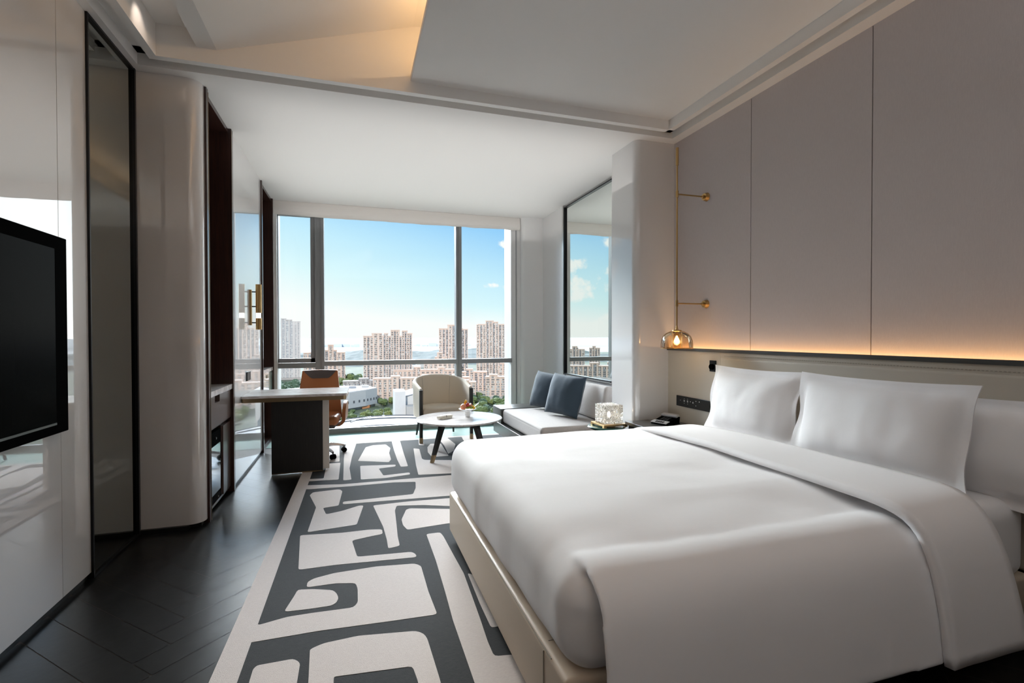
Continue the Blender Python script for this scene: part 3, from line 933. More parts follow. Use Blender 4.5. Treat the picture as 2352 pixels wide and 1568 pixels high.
# nightstand with telephone
t = thing('nightstand', (2.48, 3.52, 0), 'dark wood nightstand in the corner under the pendant lamp', 'nightstand')
MB().rbox(2.25, 3.20, 0.52, 2.69, 3.825, 0.55, 0.004, 1).build('top', 'greywood', t)
MB().box(2.28, 3.22, 0.30, 2.68, 3.81, 0.52).build('body', 'blackwood', t)
MB().box(2.272, 3.23, 0.315, 2.28, 3.80, 0.51).build('drawer', 'blackwood', t)
for y in (3.24, 3.79):
    for x in (2.30, 2.66):
        MB().box(x - 0.015, y - 0.015, 0, x + 0.015, y + 0.015, 0.30).build('leg', 'blackmetal', t)

ph = thing('telephone', (2.50, 3.62, 0.55), 'black desk telephone with silver panels on the nightstand', 'telephone')
Mp = T(2.50, 3.60, 0.551, radians(-72))
b = MB()
b.prism([(-0.085, -0.075), (0.085, -0.075), (0.085, 0.09), (-0.085, 0.09)], 0, 0.006, Mp)
prof = [(-0.08, 0.004), (0.095, 0.004), (0.105, 0.055), (0.09, 0.062), (-0.08, 0.018)]
b.add([(x, y, z) for x in (-0.075, 0.075) for y, z in prof], [(0, 1, 2, 3, 4), (9, 8, 7, 6, 5), (0, 5, 6, 1), (1, 6, 7, 2), (2, 7, 8, 3), (3, 8, 9, 4), (4, 9, 5, 0)], Mp)
b.build('body', 'black', ph)
Ms = Mp @ Matrix.Rotation(math.atan2(0.044, 0.17), 4, 'X')
MB().box(-0.078, -0.082, 0.036, 0.078, -0.030, 0.041, M=Ms).build('speed_dial_panel', 'silver', ph)
kb = MB()
for i in range(4):
    for j in range(2):
        kb.box(-0.04 + i * 0.022, -0.073 + j * 0.016, 0.041, -0.022 + i * 0.022, -0.063 + j * 0.016, 0.0425, M=Ms)
kb.build('label_key', 'black', ph)
kb = MB()
for i in range(3):
    for j in range(4):
        kb.box(-0.03 + i * 0.028, -0.02 + j * 0.017, 0.038, -0.01 + i * 0.028, -0.008 + j * 0.017, 0.0435, M=Ms)
kb.build('keypad', 'switch', ph)
MB().rbox(-0.072, 0.055, 0.040, 0.085, 0.100, 0.060, 0.006, 2, M=Ms).build('handset', 'silver', ph, smooth=True)

# pendant lamp
PX, PY = 2.475, 3.405
t = thing('pendant_lamp', (PX, PY, 1.2), 'amber glass dome lamp on a long brass rod held off the wall', 'lamp')
rd = MB().cyl((PX, PY, 1.335), (PX, PY, 2.74), 0.0062, n=14).cyl((PX, PY, 2.66), (PX, PY, 2.80), 0.011, n=14)
rd.build('rod', 'brass', t, smooth=True)
for z in (2.43, 1.555):
    a = MB().cyl((PX, PY, z), (2.752, PY, z), 0.0055, n=12).cyl((PX, PY, z - 0.025), (PX, PY, z + 0.025), 0.011, n=14).build('arm', 'brass', t, smooth=True)
    MB().cyl((2.732, PY, z), (2.760, PY, z), 0.028, 0.036, n=28).cyl((2.715, PY, z), (2.735, PY, z), 0.014, n=20).build('wall_plate', 'brass', a, smooth=True)
MB().lathe([(0.004, 0.20), (0.012, 0.155), (0.036, 0.150), (0.038, 0.142), (0.03, 0.138)], (PX, PY, 1.19), 28).cyl((PX, PY, 1.30), (PX, PY, 1.335), 0.014).build('cap', 'brass', t, smooth=True)
prof = [(0.030, 0.142), (0.055, 0.138), (0.085, 0.122), (0.108, 0.098), (0.121, 0.066), (0.125, 0.03), (0.1255, 0.0)]
prof2 = [(r - 0.004, z) for r, z in prof[::-1]]
MB().lathe(prof, (PX, PY, 1.192), 48).build('shade', 'amber', t, smooth=True, angle=80)
MB().lathe([(0.127, 0.0), (0.127, 0.004), (0.121, 0.004), (0.121, 0.0), (0.127, 0.0)], (PX, PY, 1.192), 48).build('rim', 'brass', t, smooth=True)
MB().lathe([(0.042, 0.008), (0.043, 0.06), (0.042, 0.13)], (PX, PY, 1.192), 32).build('inner_shade', 'innerglass', t, smooth=True, angle=80)
MB().lathe([(0.0005, -0.026), (0.014, -0.02), (0.02, -0.004), (0.017, 0.012), (0.008, 0.03), (0.006, 0.04)], (PX, PY, 1.255), 20).build('bulb', 'bulb', t, smooth=True)
light('pendant_glow', 'POINT', (PX, PY, 1.245), (PX, PY, 0), 1.6, (1.0, 0.66, 0.33), shadow_soft_size=0.03)

# cube lamp on round side table
t = thing('side_table', (2.15, 3.97, 0), 'small round dark green side table between daybed and nightstand', 'table')
MB().lathe([(0.001, 0.493), (0.165, 0.493), (0.172, 0.487), (0.165, 0.478), (0.12, 0.455), (0.05, 0.44), (0.001, 0.44)], (2.15, 3.97, 0), 48).build('tabletop', 'green', t, smooth=True)
MB().cyl((2.15, 3.97, 0.012), (2.15, 3.97, 0.45), 0.022).build('stem', 'green', t, smooth=True)
MB().lathe([(0.001, 0.018), (0.14, 0.012), (0.15, 0.0), (0.001, 0.0)], (2.15, 3.97, 0), 40).build('base', 'green', t, smooth=True)
t = thing('table_lamp', (2.16, 3.97, 0.495), 'square crackled glass lamp on a brass plate, lit from inside', 'lamp')
Ml = T(2.165, 3.955, 0.495, radians(2))
MB().rbox(-0.118, -0.118, 0.012, 0.118, 0.118, 0.026, 0.002, 1, M=Ml).box(-0.118, -0.118, 0.0, -0.09, -0.09, 0.013, M=Ml).box(0.09, -0.118, 0.0, 0.118, -0.09, 0.013, M=Ml).box(-0.118, 0.09, 0.0, -0.09, 0.118, 0.013, M=Ml).box(0.09, 0.09, 0.0, 0.118, 0.118, 0.013, M=Ml).build('base', 'brass', t)
for x, y in ((0, -0.098), (0, 0.098), (-0.098, 0), (0.098, 0)):
    MB().cyl((x, y, 0.026), (x, y, 0.044), 0.004, n=10, M=Ml).build('prong', 'bronze', t)
MB().rbox(-0.09, -0.09, 0.028, 0.09, 0.09, 0.190, 0.006, 2, M=Ml, seg=6).build('glass_cube', 'crackle', t, smooth=True)
MB().lathe([(0.0005, 0.0), (0.012, 0.003), (0.016, 0.022), (0.014, 0.042), (0.005, 0.056), (0.0005, 0.058)], (2.165, 3.955, 0.565), 18).build('bulb', 'bulb2', t, smooth=True)
light('cube_glow', 'POINT', (2.165, 3.955, 0.60), (2.1, 3.9, 0), 1.2, (1.0, 0.82, 0.6), shadow_soft_size=0.02)

# ------------------------------------------------------------------ wall sconce
t = thing('wall_sconce', (-0.95, 5.47, 1.6), 'brass tube wall light with a glowing gap beside the window niche', 'lamp')
MB().box(-0.98, 5.440, 1.405, -0.962, 5.478, 1.755).build('backplate', 'brass', t)
for z in (1.735, 1.59, 1.43):
    MB().cyl((-0.965, 5.465, z), (-0.915, 5.475, z), 0.006, n=12).build('bracket', 'blackmetal', t)
for z0, z1 in ((1.527, 1.81), (1.362, 1.475)):
    MB().cyl((-0.905, 5.475, z0), (-0.905, 5.475, z1), 0.027, n=28).build('tube', 'brass', t, smooth=True)
MB().cyl((-0.905, 5.475, 1.475), (-0.905, 5.475, 1.527), 0.022, n=24).build('diffuser', 'opal', t, smooth=True)
t = thing('light_switch', (-0.975, 5.35, 0.93), 'dark double light switch on the white panel above the desk', 'switch')
for y in (5.30, 5.385):
    MB().rbox(-0.981, y - 0.04, 0.87, -0.97, y + 0.04, 0.955, 0.002, 1).build('switch_plate', 'switch', t)

# ------------------------------------------------------------------ desk
t = thing('writing_desk', (-0.5, 5.3, 0), 'marble topped desk with bronze edge and black panel leg under the sconce', 'desk')
ptop = [(-0.978, 5.01)] + arc(-0.955, 5.03, 0.03, 180, 270, 5)[1:] + [(-0.10, 5.0)] + arc(-0.095, 5.025, 0.025, 270, 360, 5) + [(-0.055, 5.56)] + arc(-0.08, 5.575, 0.025, 0, 90, 5) + [(-0.978, 5.60)]
MB().prism(ptop, 0.728, 0.75).build('tabletop', 'marble', t)
pt2 = [(x + (0.006 if x < -0.5 else -0.006), y + (0.006 if y < 5.3 else -0.006)) for x, y in ptop]
MB().prism(pt2, 0.690, 0.728).build('edge_band', 'bronze', t)
MB().box(-0.735, 5.04, 0.022, -0.292, 5.115, 0.69).build('panel_leg', 'blackwood', t)
MB().box(-0.293, 5.085, 0.022, -0.236, 5.113, 0.69).build('leg_edge', 'champ', t)
MB().box(-0.735, 5.042, 0.011, -0.288, 5.113, 0.022).build('foot_strip', 'bronze', t)

# ------------------------------------------------------------------ desk chair
t = thing('office_chair', (-0.38, 5.75, 0), 'cognac leather swivel chair with taupe headrest behind the desk', 'chair')
rz = radians(-4)
Mc = T(-0.385, 5.72, 0, rz)


def back_pt(u_, h_, off=0.0):
    """u -1..1 across, h 0..1 up; local: chair faces -y"""
    hw = 0.245 + (0.185 - 0.245) * h_
    x = u_ * hw
    y = 0.20 + 0.10 * h_ - 0.055 * u_ * u_ * (1 - 0.5 * h_)
    z = 0.40 + 0.515 * h_ - 0.006 * u_ * u_
    return (x, y + off, z)


def slab(fn, nu, nv, th, mb=None):
    mb = mb or MB()
    F = [[fn(-1 + 2 * i / nu, j / nv, -th / 2) for i in range(nu + 1)] for j in range(nv + 1)]
    B = [[fn(-1 + 2 * i / nu, j / nv, th / 2) for i in range(nu + 1)] for j in range(nv + 1)]
    mb.grid(F).grid(B)
    rf = F[0] + [r[-1] for r in F[1:]] + F[-1][::-1][1:] + [r[0] for r in F[::-1][1:-1]]
    rb = B[0] + [r[-1] for r in B[1:]] + B[-1][::-1][1:] + [r[0] for r in B[::-1][1:-1]]
    mb.grid([rf, rb], close=True)
    return mb


put(slab(back_pt, 16, 16, 0.045), Mc).build('backrest', 'orange', t, smooth=True, angle=50)


def head_pt(u_, h_, off):
    hh = 0.995
    lo = 0.82 + 0.175 * max(0, (abs(u_) - 0.45) / 0.55) ** 1.3
    return back_pt(u_ * 0.93, lo + (hh - lo) * h_, -0.024 + off)


put(slab(head_pt, 20, 4, 0.010), Mc).build('headrest_patch', 'greybrown', t, smooth=True, angle=50)
MB().rbox(-0.235, -0.22, 0.355, 0.235, 0.24, 0.455, 0.045, 5, M=Mc, seg=4).build('seat', 'orange', t, smooth=True)
MB().rbox(-0.20, -0.19, 0.325, 0.20, 0.22, 0.36, 0.012, 2, M=Mc).build('seat_shell', 'greybrown', t, smooth=True)
for s_ in (-1, 1):
    def arm_pt(u_, h_, off, s_=s_):
        # wing sweeping out from under the seat and up into a rounded paddle
        x = 0.17 + 0.105 * min(1.0, h_ / 0.3) ** 0.55 + 0.012 * h_
        z = 0.335 + 0.245 * max(0.0, (h_ - 0.10) / 0.9) ** 1.1
        hw = 0.165 * math.sqrt(max(0.02, 1 - max(0.0, (h_ - 0.62) / 0.40) ** 2.2))
        yy = 0.02 + u_ * hw
        return (s_ * (x + off), yy + 0.03 + 0.03 * h_, z)
    put(slab(arm_pt, 10, 12, 0.035), Mc).build('armrest', 'orange', t, smooth=True, angle=50)
MB().cyl((0, 0.0, 0.10), (0, 0, 0.34), 0.028, n=20, M=Mc).build('column', 'chrome', t, smooth=True)
hub = MB().cyl((0, 0, 0.085), (0, 0, 0.13), 0.04, n=20, M=Mc).build('hub', 'chrome', t, smooth=True)
for k in range(5):
    a = radians(-50 + 72 * k)
    ex, ey = 0.285 * cos(a), 0.285 * sin(a)
    A = Vector((0.03 * cos(a), 0.03 * sin(a), 0.115))
    B = Vector((ex, ey, 0.085))
    lg = MB()
    nrm = Vector((-sin(a), cos(a), 0))
    rows = []
    for f_ in (0, 0.25, 0.5, 0.75, 1):
        p = A.lerp(B, f_) + Vector((0, 0, 0.018 * sin(pi * f_)))
        ww, hh = 0.022 - 0.010 * f_, 0.016 - 0.006 * f_
        rows.append([tuple(p + nrm * ww - Vector((0, 0, hh))), tuple(p + nrm * ww * 0.6 + Vector((0, 0, hh))), tuple(p - nrm * ww * 0.6 + Vector((0, 0, hh))), tuple(p - nrm * ww - Vector((0, 0, hh)))])
    lg.grid(rows, close=True)
    lg.add([rows[-1][i] for i in range(4)], [(0, 1, 2, 3)])
    lo_ = put(lg, Mc).build('leg', 'chrome', t, smooth=True, angle=50)
    cw = MB()
    cw.cyl(Vector((ex, ey, 0.032)) + nrm * 0.006, Vector((ex, ey, 0.032)) + nrm * 0.024, 0.026, n=18)
    cw.cyl(Vector((ex, ey, 0.032)) - nrm * 0.024, Vector((ex, ey, 0.032)) - nrm * 0.006, 0.026, n=18)
    cw.cyl(Vector((ex, ey, 0.035)), Vector((ex, ey, 0.085)), 0.007, n=10)
    zz = 0.0105 - 0.006
    put(cw, Mc @ Matrix.Translation((0, 0, zz))).build('castor', 'black', lo_, smooth=True)

# ------------------------------------------------------------------ armchair
t = thing('armchair', (1.05, 6.25, 0), 'beige barrel armchair with dark wooden posts facing the round table', 'armchair')
Ma = T(1.045, 6.27, 0, radians(6.5))
# shell plan: U opening towards -y
R = 0.315
cen_y = 0.0


def shell_path(s_):
    """s 0..1 from front-left around the back to front-right; returns x, y, outward normal"""
    Ls, La = 0.24, pi * R
    tot = 2 * Ls + La
    d_ = s_ * tot
    if d_ < Ls:
        return (-R, -Ls + d_, -1, 0)
    if d_ < Ls + La:
        a = pi - (d_ - Ls) / R
        return (R * cos(a), R * sin(a) * 0.92, cos(a), sin(a))
    return (R, -(d_ - Ls - La), 1, 0)


NS = 48
outer = []
for i in range(NS + 1):
    s_ = i / NS
    x, y, nx_, ny_ = shell_path(s_)
    k = sin(pi * s_) ** 1.2
    top = 0.665 + 0.125 * k
    bot = 0.30 if 0.05 < s_ < 0.95 else 0.30 + 0.0
    th = 0.022 + 0.008 * k
    fl2 = 0.012 * k
    sec = []
    # closed section of the shell wall (rounded top)
    sec.append((x + nx_ * th, y + ny_ * th, bot))
    sec.append((x + nx_ * (th + fl2), y + ny_ * (th + fl2), (bot + top) / 2))
    for q in range(7):
        a = pi * q / 6
        sec.append((x + nx_ * ((th) * cos(a) + fl2 * 2), y + ny_ * ((th) * cos(a) + fl2 * 2), top - th + th * sin(a)))
    sec.append((x - nx_ * th, y - ny_ * th, (bot + top) / 2))
    sec.append((x - nx_ * th, y - ny_ * th, bot))
    outer.append(sec)
sh = MB().grid(outer, close=True)
k = len(outer[0])
sh.add(outer[0], [tuple(range(k))]).add(outer[-1], [tuple(range(k))])
put(sh, Ma).build('barrel_back', 'chairfab', t, smooth=True, angle=60)
for s_ in (0.36, 0.64):
    x, y, nx_, ny_ = shell_path(s_)
    kk = sin(pi * s_) ** 1.2
    zt = 0.665 + 0.125 * kk
    put(MB().tube([(x - nx_ * 0.029, y - ny_ * 0.029, 0.40), (x - nx_ * 0.029, y - ny_ * 0.029, 0.56), (x - nx_ * 0.010, y - ny_ * 0.010, zt - 0.02)], 0.0018, 5), Ma).build('seam', 'thread', t)
st_pts = [(-0.285, -0.245), (0.285, -0.245)] + [(0.285 * cos(radians(a)), 0.27 * sin(radians(a))) for a in range(0, 181, 10)]
rows = []
for f_, z in ((0.96, 0.295), (1.0, 0.31), (1.0, 0.375), (0.97, 0.398), (0.88, 0.412), (0.6, 0.422), (0.05, 0.426)):
    rows.append([(x * f_, y * f_ if y > 0 else y * (f_ * 0.5 + 0.5) if f_ < 0.9 else y * f_, z) for x, y in st_pts])
se = MB().grid(rows, close=True)
se.add(rows[0], [tuple(range(len(rows[0])))]).add(rows[-1], [tuple(range(len(rows[-1])))])
put(se, Ma).build('seat', 'chairfab', t, smooth=True, angle=60)
for s_ in (-1, 1):
    x = s_ * (R + 0.003)
    lg = MB().rbox(x - 0.019, -0.275, 0.075, x + 0.019, -0.238, 0.648, 0.005, 2, M=Ma).build('leg', 'blackwood', t, smooth=True)
    MB().rbox(x - 0.0195, -0.2755, 0.011, x + 0.0195, -0.2375, 0.078, 0.004, 1, M=Ma).build('foot_cap', 'bronze', lg)
    lg = MB().tube([(s_ * 0.22, 0.20, 0.30), (s_ * 0.25, 0.27, 0.012)], [0.02, 0.012], 8, M=Ma).build('leg', 'blackwood', t, smooth=True)

# ------------------------------------------------------------------ coffee table
CX, CY, CZ = 1.068, 5.235, 0.42
t = thing('coffee_table', (CX, CY, 0), 'round white marble coffee table on splayed black wooden legs', 'table')
MB().lathe([(0.0005, -0.02), (0.44, -0.02), (0.458, -0.014), (0.462, -0.006), (0.456, 0.0), (0.0005, 0.0)], (CX, CY, CZ), 72).build('tabletop', 'marble', t, smooth=True, angle=30)
MB().lathe([(0.0005, -0.045), (0.33, -0.045), (0.37, -0.02), (0.0005, -0.02)], (CX, CY, CZ), 56).build('underframe', 'blackmetal', t, smooth=True, angle=30)
for k in range(4):
    a = radians(213 + 90 * k)
    p0 = Vector((CX + 0.24 * cos(a), CY + 0.24 * sin(a), CZ - 0.035))
    p1 = Vector((CX + 0.385 * cos(a), CY + 0.385 * sin(a), 0.011))
    nrm = Vector((-sin(a), cos(a), 0))
    rad = Vector((cos(a), sin(a), 0))

    def lseg(f0, f1, w0, w1):
        rows = []
        for f_, ww in ((f0, w0), (f1, w1)):
            p = p0.lerp(p1, f_)
            rows.append([tuple(p + nrm * ww + rad * ww), tuple(p - nrm * ww + rad * ww), tuple(p - nrm * ww - rad * ww), tuple(p + nrm * ww - rad * ww)])
        m = MB().grid(rows, close=True)
        return m.add(rows[0], [(0, 1, 2, 3)]).add(rows[1], [(0, 1, 2, 3)])
    lg = lseg(0, 0.80, 0.026, 0.018).build('leg', 'blackwood', t)
    lseg(0.80, 1.0, 0.0185, 0.015).build('foot_cap', 'bronze', lg)

# fruit stand
BX, BY = 1.165, 5.26
t = thing('fruit_stand', (BX, BY, CZ), 'white porcelain footed dish holding fruit on the round table', 'dish')
MB().lathe([(0.0005, 0.004), (0.026, 0.002), (0.028, 0.006), (0.035, 0.033), (0.029, 0.040), (0.026, 0.060), (0.045, 0.068), (0.085, 0.080), (0.095, 0.088),
            (0.093, 0.091), (0.08, 0.085), (0.04, 0.076), (0.0005, 0.073)], (BX, BY, CZ), 48).build('dish', 'whitecer', t, smooth=True, angle=60)


def fruit(name, lab, loc, prof, mat, M=None, stem=None):
    t_ = thing(name, loc, lab, 'fruit')
    Mx = Matrix.Translation(loc) @ (M or Matrix.Identity(4))
    MB().lathe(prof, n=24, M=Mx).build('flesh', mat, t_, smooth=True, angle=80)
    if stem:
        MB().cyl((0, 0, stem[0]), (0.003, 0, stem[1]), 0.0018, n=6, M=Mx).build('stem', 'darkwood', t_)
    return t_


def fmat(n_, a, b_, sc=40):
    return pmat(n_, a, 0.35, var=(sc, b_, 1.0))


f_peach = fmat('peach_skin', (0.85, 0.42, 0.22), (0.72, 0.20, 0.10))
f_red = fmat('red_skin', (0.50, 0.025, 0.02), (0.35, 0.02, 0.02))
f_kiwi = fmat('brown_skin', (0.45, 0.22, 0.10), (0.50, 0.15, 0.07))
f_green = fmat('green_skin', (0.20, 0.27, 0.02), (0.35, 0.40, 0.05))
f_yel = fmat('yellow_skin', (0.85, 0.52, 0.03), (0.78, 0.40, 0.02))


def ball(r, sq=1.0, n_=12, dim=0.12):
    out = []
    for i in range(n_ + 1):
        a = -pi / 2 + pi * i / n_
        z = r * sq * sin(a)
        if i == n_:
            z -= r * dim
        out.append((max(0.0003, r * cos(a)), z))
    return out


fz = CZ + 0.08
fruit('peach', 'orange pink peach at the left of the fruit dish', (BX - 0.046, BY - 0.012, fz + 0.030), ball(0.034), f_peach, stem=(0.028, 0.038))
fruit('plum', 'dark red plum leaning in the middle of the fruit', (BX - 0.002, BY - 0.014, fz + 0.048), ball(0.022, 1.25), f_red, Matrix.Rotation(0.2, 4, 'Y'))
fruit('nectarine', 'small brown red nectarine on the green grapes', (BX + 0.026, BY - 0.018, fz + 0.034), ball(0.021), f_kiwi)
fruit('kiwi', 'brown fruit behind the nectarine on the dish', (BX + 0.038, BY + 0.012, fz + 0.044), ball(0.019), f_kiwi)
random.seed(3)
for i in range(12):
    a = random.uniform(-2.6, 0.3)
    rr = random.uniform(0.0, 0.036)
    o = MB().lathe(ball(0.0095, 1.15, 8, 0), (BX + 0.014 + rr * cos(a) * 1.1, BY - 0.026 + rr * sin(a) * 0.8, fz + 0.016 + 0.010 * random.random()), 12).build('grape', f_green, smooth=True)
    tag(o, 'small green grape in the cluster at the front of the fruit dish', 'fruit', 'green grapes on the fruit dish')


def banana(name, lab, pts, rmax=0.018):
    t_ = thing(name, pts[0], lab, 'fruit', 'bananas on the fruit dish')
    n_ = len(pts)
    rr = [rmax * (0.35 + 0.65 * sin(pi * (i + 0.35) / (n_ - 0.3)) ** 0.5) for i in range(n_)]
    MB().tube(pts, rr, 8).build('peel', f_yel, t_, smooth=True)
    e = Vector(pts[-1])
    dr = (e - Vector(pts[-2])).normalized()
    MB().cyl(e, e + dr * 0.008, 0.004, 0.003, 8).build('tip', 'darkwood', t_)


banana('banana', 'yellow banana standing upright at the back of the fruit', [(BX + 0.006, BY + 0.02, fz + 0.02), (BX - 0.012, BY + 0.02, fz + 0.05), (BX - 0.018, BY + 0.018, fz + 0.075), (BX - 0.010, BY + 0.012, fz + 0.098)])
banana('banana', 'yellow banana lying at the right rim of the dish', [(BX + 0.02, BY + 0.0, fz + 0.040), (BX + 0.045, BY - 0.012, fz + 0.030), (BX + 0.066, BY - 0.022, fz + 0.018), (BX + 0.078, BY - 0.026, fz + 0.013)])
t = thing('cutlery', (BX + 0.09, BY + 0.03, fz), 'silver handle resting on the right rim of the fruit dish', 'cutlery')
MB().rbox(-0.045, -0.006, -0.002, 0.045, 0.006, 0.002, 0.0015, 1, M=T(BX + 0.100, BY + 0.035, fz + 0.032, 0.4, 0, -0.55)).build('handle', 'steel', t)
# folded napkin
nm = pmat('cream_napkin', (0.84, 0.80, 0.70), 0.8)
t = thing('napkin', (0.93, 5.24, CZ), 'rolled cream napkin tied with a band on the marble table', 'napkin')
Mn = T(0.915, 5.235, CZ + 0.017, radians(32))


def ndisp(q, n_):
    return q + n_ * 0.004 * noise.noise((q.x * 20, q.y * 30, 2)) + Vector((0, 0, 0))


MB().rbox(-0.095, -0.030, -0.012, 0.095, 0.030, 0.018, 0.014, 4, M=Mn, seg=6, disp=ndisp).build('cloth', nm, t, smooth=True)
MB().rbox(-0.075, -0.050, -0.0165, 0.06, -0.012, -0.004, 0.005, 2, M=Mn, seg=3).build('lower_fold', nm, t, smooth=True)
MB().box(-0.006, -0.0315, -0.0125, 0.001, 0.0315, 0.0195, M=Mn).build('band', 'greywood', t)

# ------------------------------------------------------------------ daybed
t = thing('daybed', (2.15, 5.2, 0), 'low oat linen daybed on a charcoal base below the alcove mirror', 'sofa')
MB().rbox(1.672, 5.70, 0.245, 2.655, 6.06, 0.42, 0.006, 2).build('end_shelf', 'greywood', t, smooth=True)
MB().rbox(1.655, 4.40, 0.11, 2.655, 5.98, 0.245, 0.004, 1).build('base', 'greywood', t)
MB().box(1.80, 4.45, 0.011, 2.655, 5.94, 0.11).build('plinth', 'greywood', t)


def cd(q, n_):
    return q + n_ * (0.004 * noise.noise((q.x * 3, q.y * 3, q.z * 3)) + (0.014 * (1 - min(1, abs(q.y - 5.05) / 0.66) ** 2) if q.z > 0.39 else 0))


MB().rbox(1.69, 4.405, 0.248, 2.655, 5.70, 0.415, 0.04, 5, seg=10, disp=cd).build('seat_cushion', 'sofafab', t, smooth=True, angle=70)
MB().tube([(1.703, 5.66, 0.405), (1.700, 5.0, 0.408), (1.703, 4.45, 0.405)], 0.003, 6).build('piping', 'sofafab', t)
bk = MB()
Mb = T(2.44, 5.04, 0.60, 0, 0, radians(10))
bk.rbox(-0.075, -0.60, -0.175, 0.075, 0.62, 0.18, 0.035, 5, seg=8, M=Mb)
bk.build('back_cushion', 'sofafab', t, smooth=True, angle=70)
MB().rbox(2.53, 4.41, 0.42, 2.657, 5.68, 0.655, 0.03, 4, seg=4).build('back_rail', 'sofafab', t, smooth=True)
for (x, y, z, rz_, tl, w_, sd, lab) in ((2.19, 5.50, 0.645, -62, 17, 0.44, 5, 'slate blue velvet cushion nearer the window on the daybed'),
                                       (2.17, 4.93, 0.655, -62, 17, 0.45, 8, 'slate blue velvet cushion nearer the glass lamp on the daybed')):
    M = T(x, y, z, radians(rz_)) @ Matrix.Rotation(radians(-tl), 4, 'X') @ Matrix.Rotation(radians(4), 4, 'Y')
    o = put(pillow(w_, w_, 0.215, 0.0, sd, 26, 26), M).build('throw_cushion', 'cushion', smooth=True, angle=70)
    tag(o, lab, 'cushion', 'blue cushions on the daybed')


# ------------------------------------------------------------------ the city below the window
G = -80.0


def zmat(name, wall, glassc, span, period=3.0, xper=1.55, light=0.28):
    m = bpy.data.materials.new(name)
    m.use_nodes = True
    t_ = NT(m.node_tree)
    co = t_.n('ShaderNodeSeparateXYZ', {0: t_.n('ShaderNodeTexCoord').outputs['Object']})
    x, y, z = co.outputs
    hx = t_.math('ADD', x, y)
    fz_ = t_.math('FRACT', t_.math('DIVIDE', z, period))
    fx_ = t_.math('FRACT', t_.math('DIVIDE', hx, xper))
    inz = t_.math('MULTIPLY', t_.math('GREATER_THAN', fz_, 0.30), t_.math('LESS_THAN', fz_, 0.86))
    inx = t_.math('MULTIPLY', t_.math('GREATER_THAN', fx_, 0.08), t_.math('LESS_THAN', fx_, 0.92))
    cell = t_.n('ShaderNodeCombineXYZ', {0: t_.math('FLOOR', t_.math('DIVIDE', hx, xper)), 1: t_.math('FLOOR', t_.math('DIVIDE', z, period)), 2: 3.0})
    wn = t_.n('ShaderNodeTexWhiteNoise', {'Vector': cell.outputs[0]}).outputs[0]
    gc = t_.mix(t_.math('LESS_THAN', wn, light), glassc, (0.42, 0.44, 0.45))
    gc = t_.mix(t_.math('GREATER_THAN', wn, 0.80), gc, (0.20, 0.24, 0.28))
    c_ = t_.mix(t_.math('MULTIPLY', inz, inx), span, gc)
    p = t_.n('ShaderNodeBsdfPrincipled', {'Base Color': c_, 'Roughness': 0.6})
    t_.n('ShaderNodeOutputMaterial', {0: p.outputs[0]})
    return m


MT['cpink'] = pmat('pink_render', (0.58, 0.425, 0.355), 0.85)
MT['cpink2'] = pmat('pale_pink_render', (0.62, 0.48, 0.415), 0.85)
MT['cgrey'] = pmat('pale_grey_render', (0.50, 0.465, 0.46), 0.85)
MT['cpod'] = pmat('grey_stone', (0.36, 0.33, 0.32), 0.85)
MT['winp'] = zmat('pink_window_bay', None, (0.10, 0.095, 0.10), (0.50, 0.39, 0.335))
MT['wing'] = zmat('grey_window_bay', None, (0.26, 0.27, 0.30), (0.48, 0.45, 0.45), 3.0, 2.4)
MT['wind'] = zmat('dark_balcony_bay', None, (0.085, 0.09, 0.10), (0.30, 0.25, 0.24), 3.0, 1.3, 0.2)
MT['cwhite'] = pmat('white_cladding', (0.50, 0.475, 0.47), 0.7)
MT['cbeige'] = pmat('beige_cladding', (0.36, 0.335, 0.32), 0.8)
MT['croof'] = pmat('blue_grey_roof', (0.30, 0.31, 0.35), 0.6)
MT['corange'] = pmat('orange_cladding', (0.62, 0.24, 0.09), 0.7)
MT['cdark'] = pmat('dark_opening', (0.09, 0.09, 0.10), 0.5)
MT['leafa'] = pmat('mid_green_foliage', (0.07, 0.105, 0.036), 0.9, var=(0.9, (0.13, 0.165, 0.055), 1.0), bump=(1.5, 1.0, 0.6))
MT['leafb'] = pmat('dark_green_foliage', (0.045, 0.08, 0.05), 0.9, var=(0.9, (0.08, 0.12, 0.065), 1.0), bump=(1.5, 1.0, 0.6))
MT['leafc'] = pmat('yellow_green_foliage', (0.12, 0.145, 0.04), 0.9, var=(0.9, (0.17, 0.19, 0.06), 1.0), bump=(1.5, 1.0, 0.6))
MT['bark'] = pmat('bark', (0.10, 0.07, 0.05), 0.9)
MT['mast'] = pmat('white_mast', (0.75, 0.75, 0.75), 0.5)


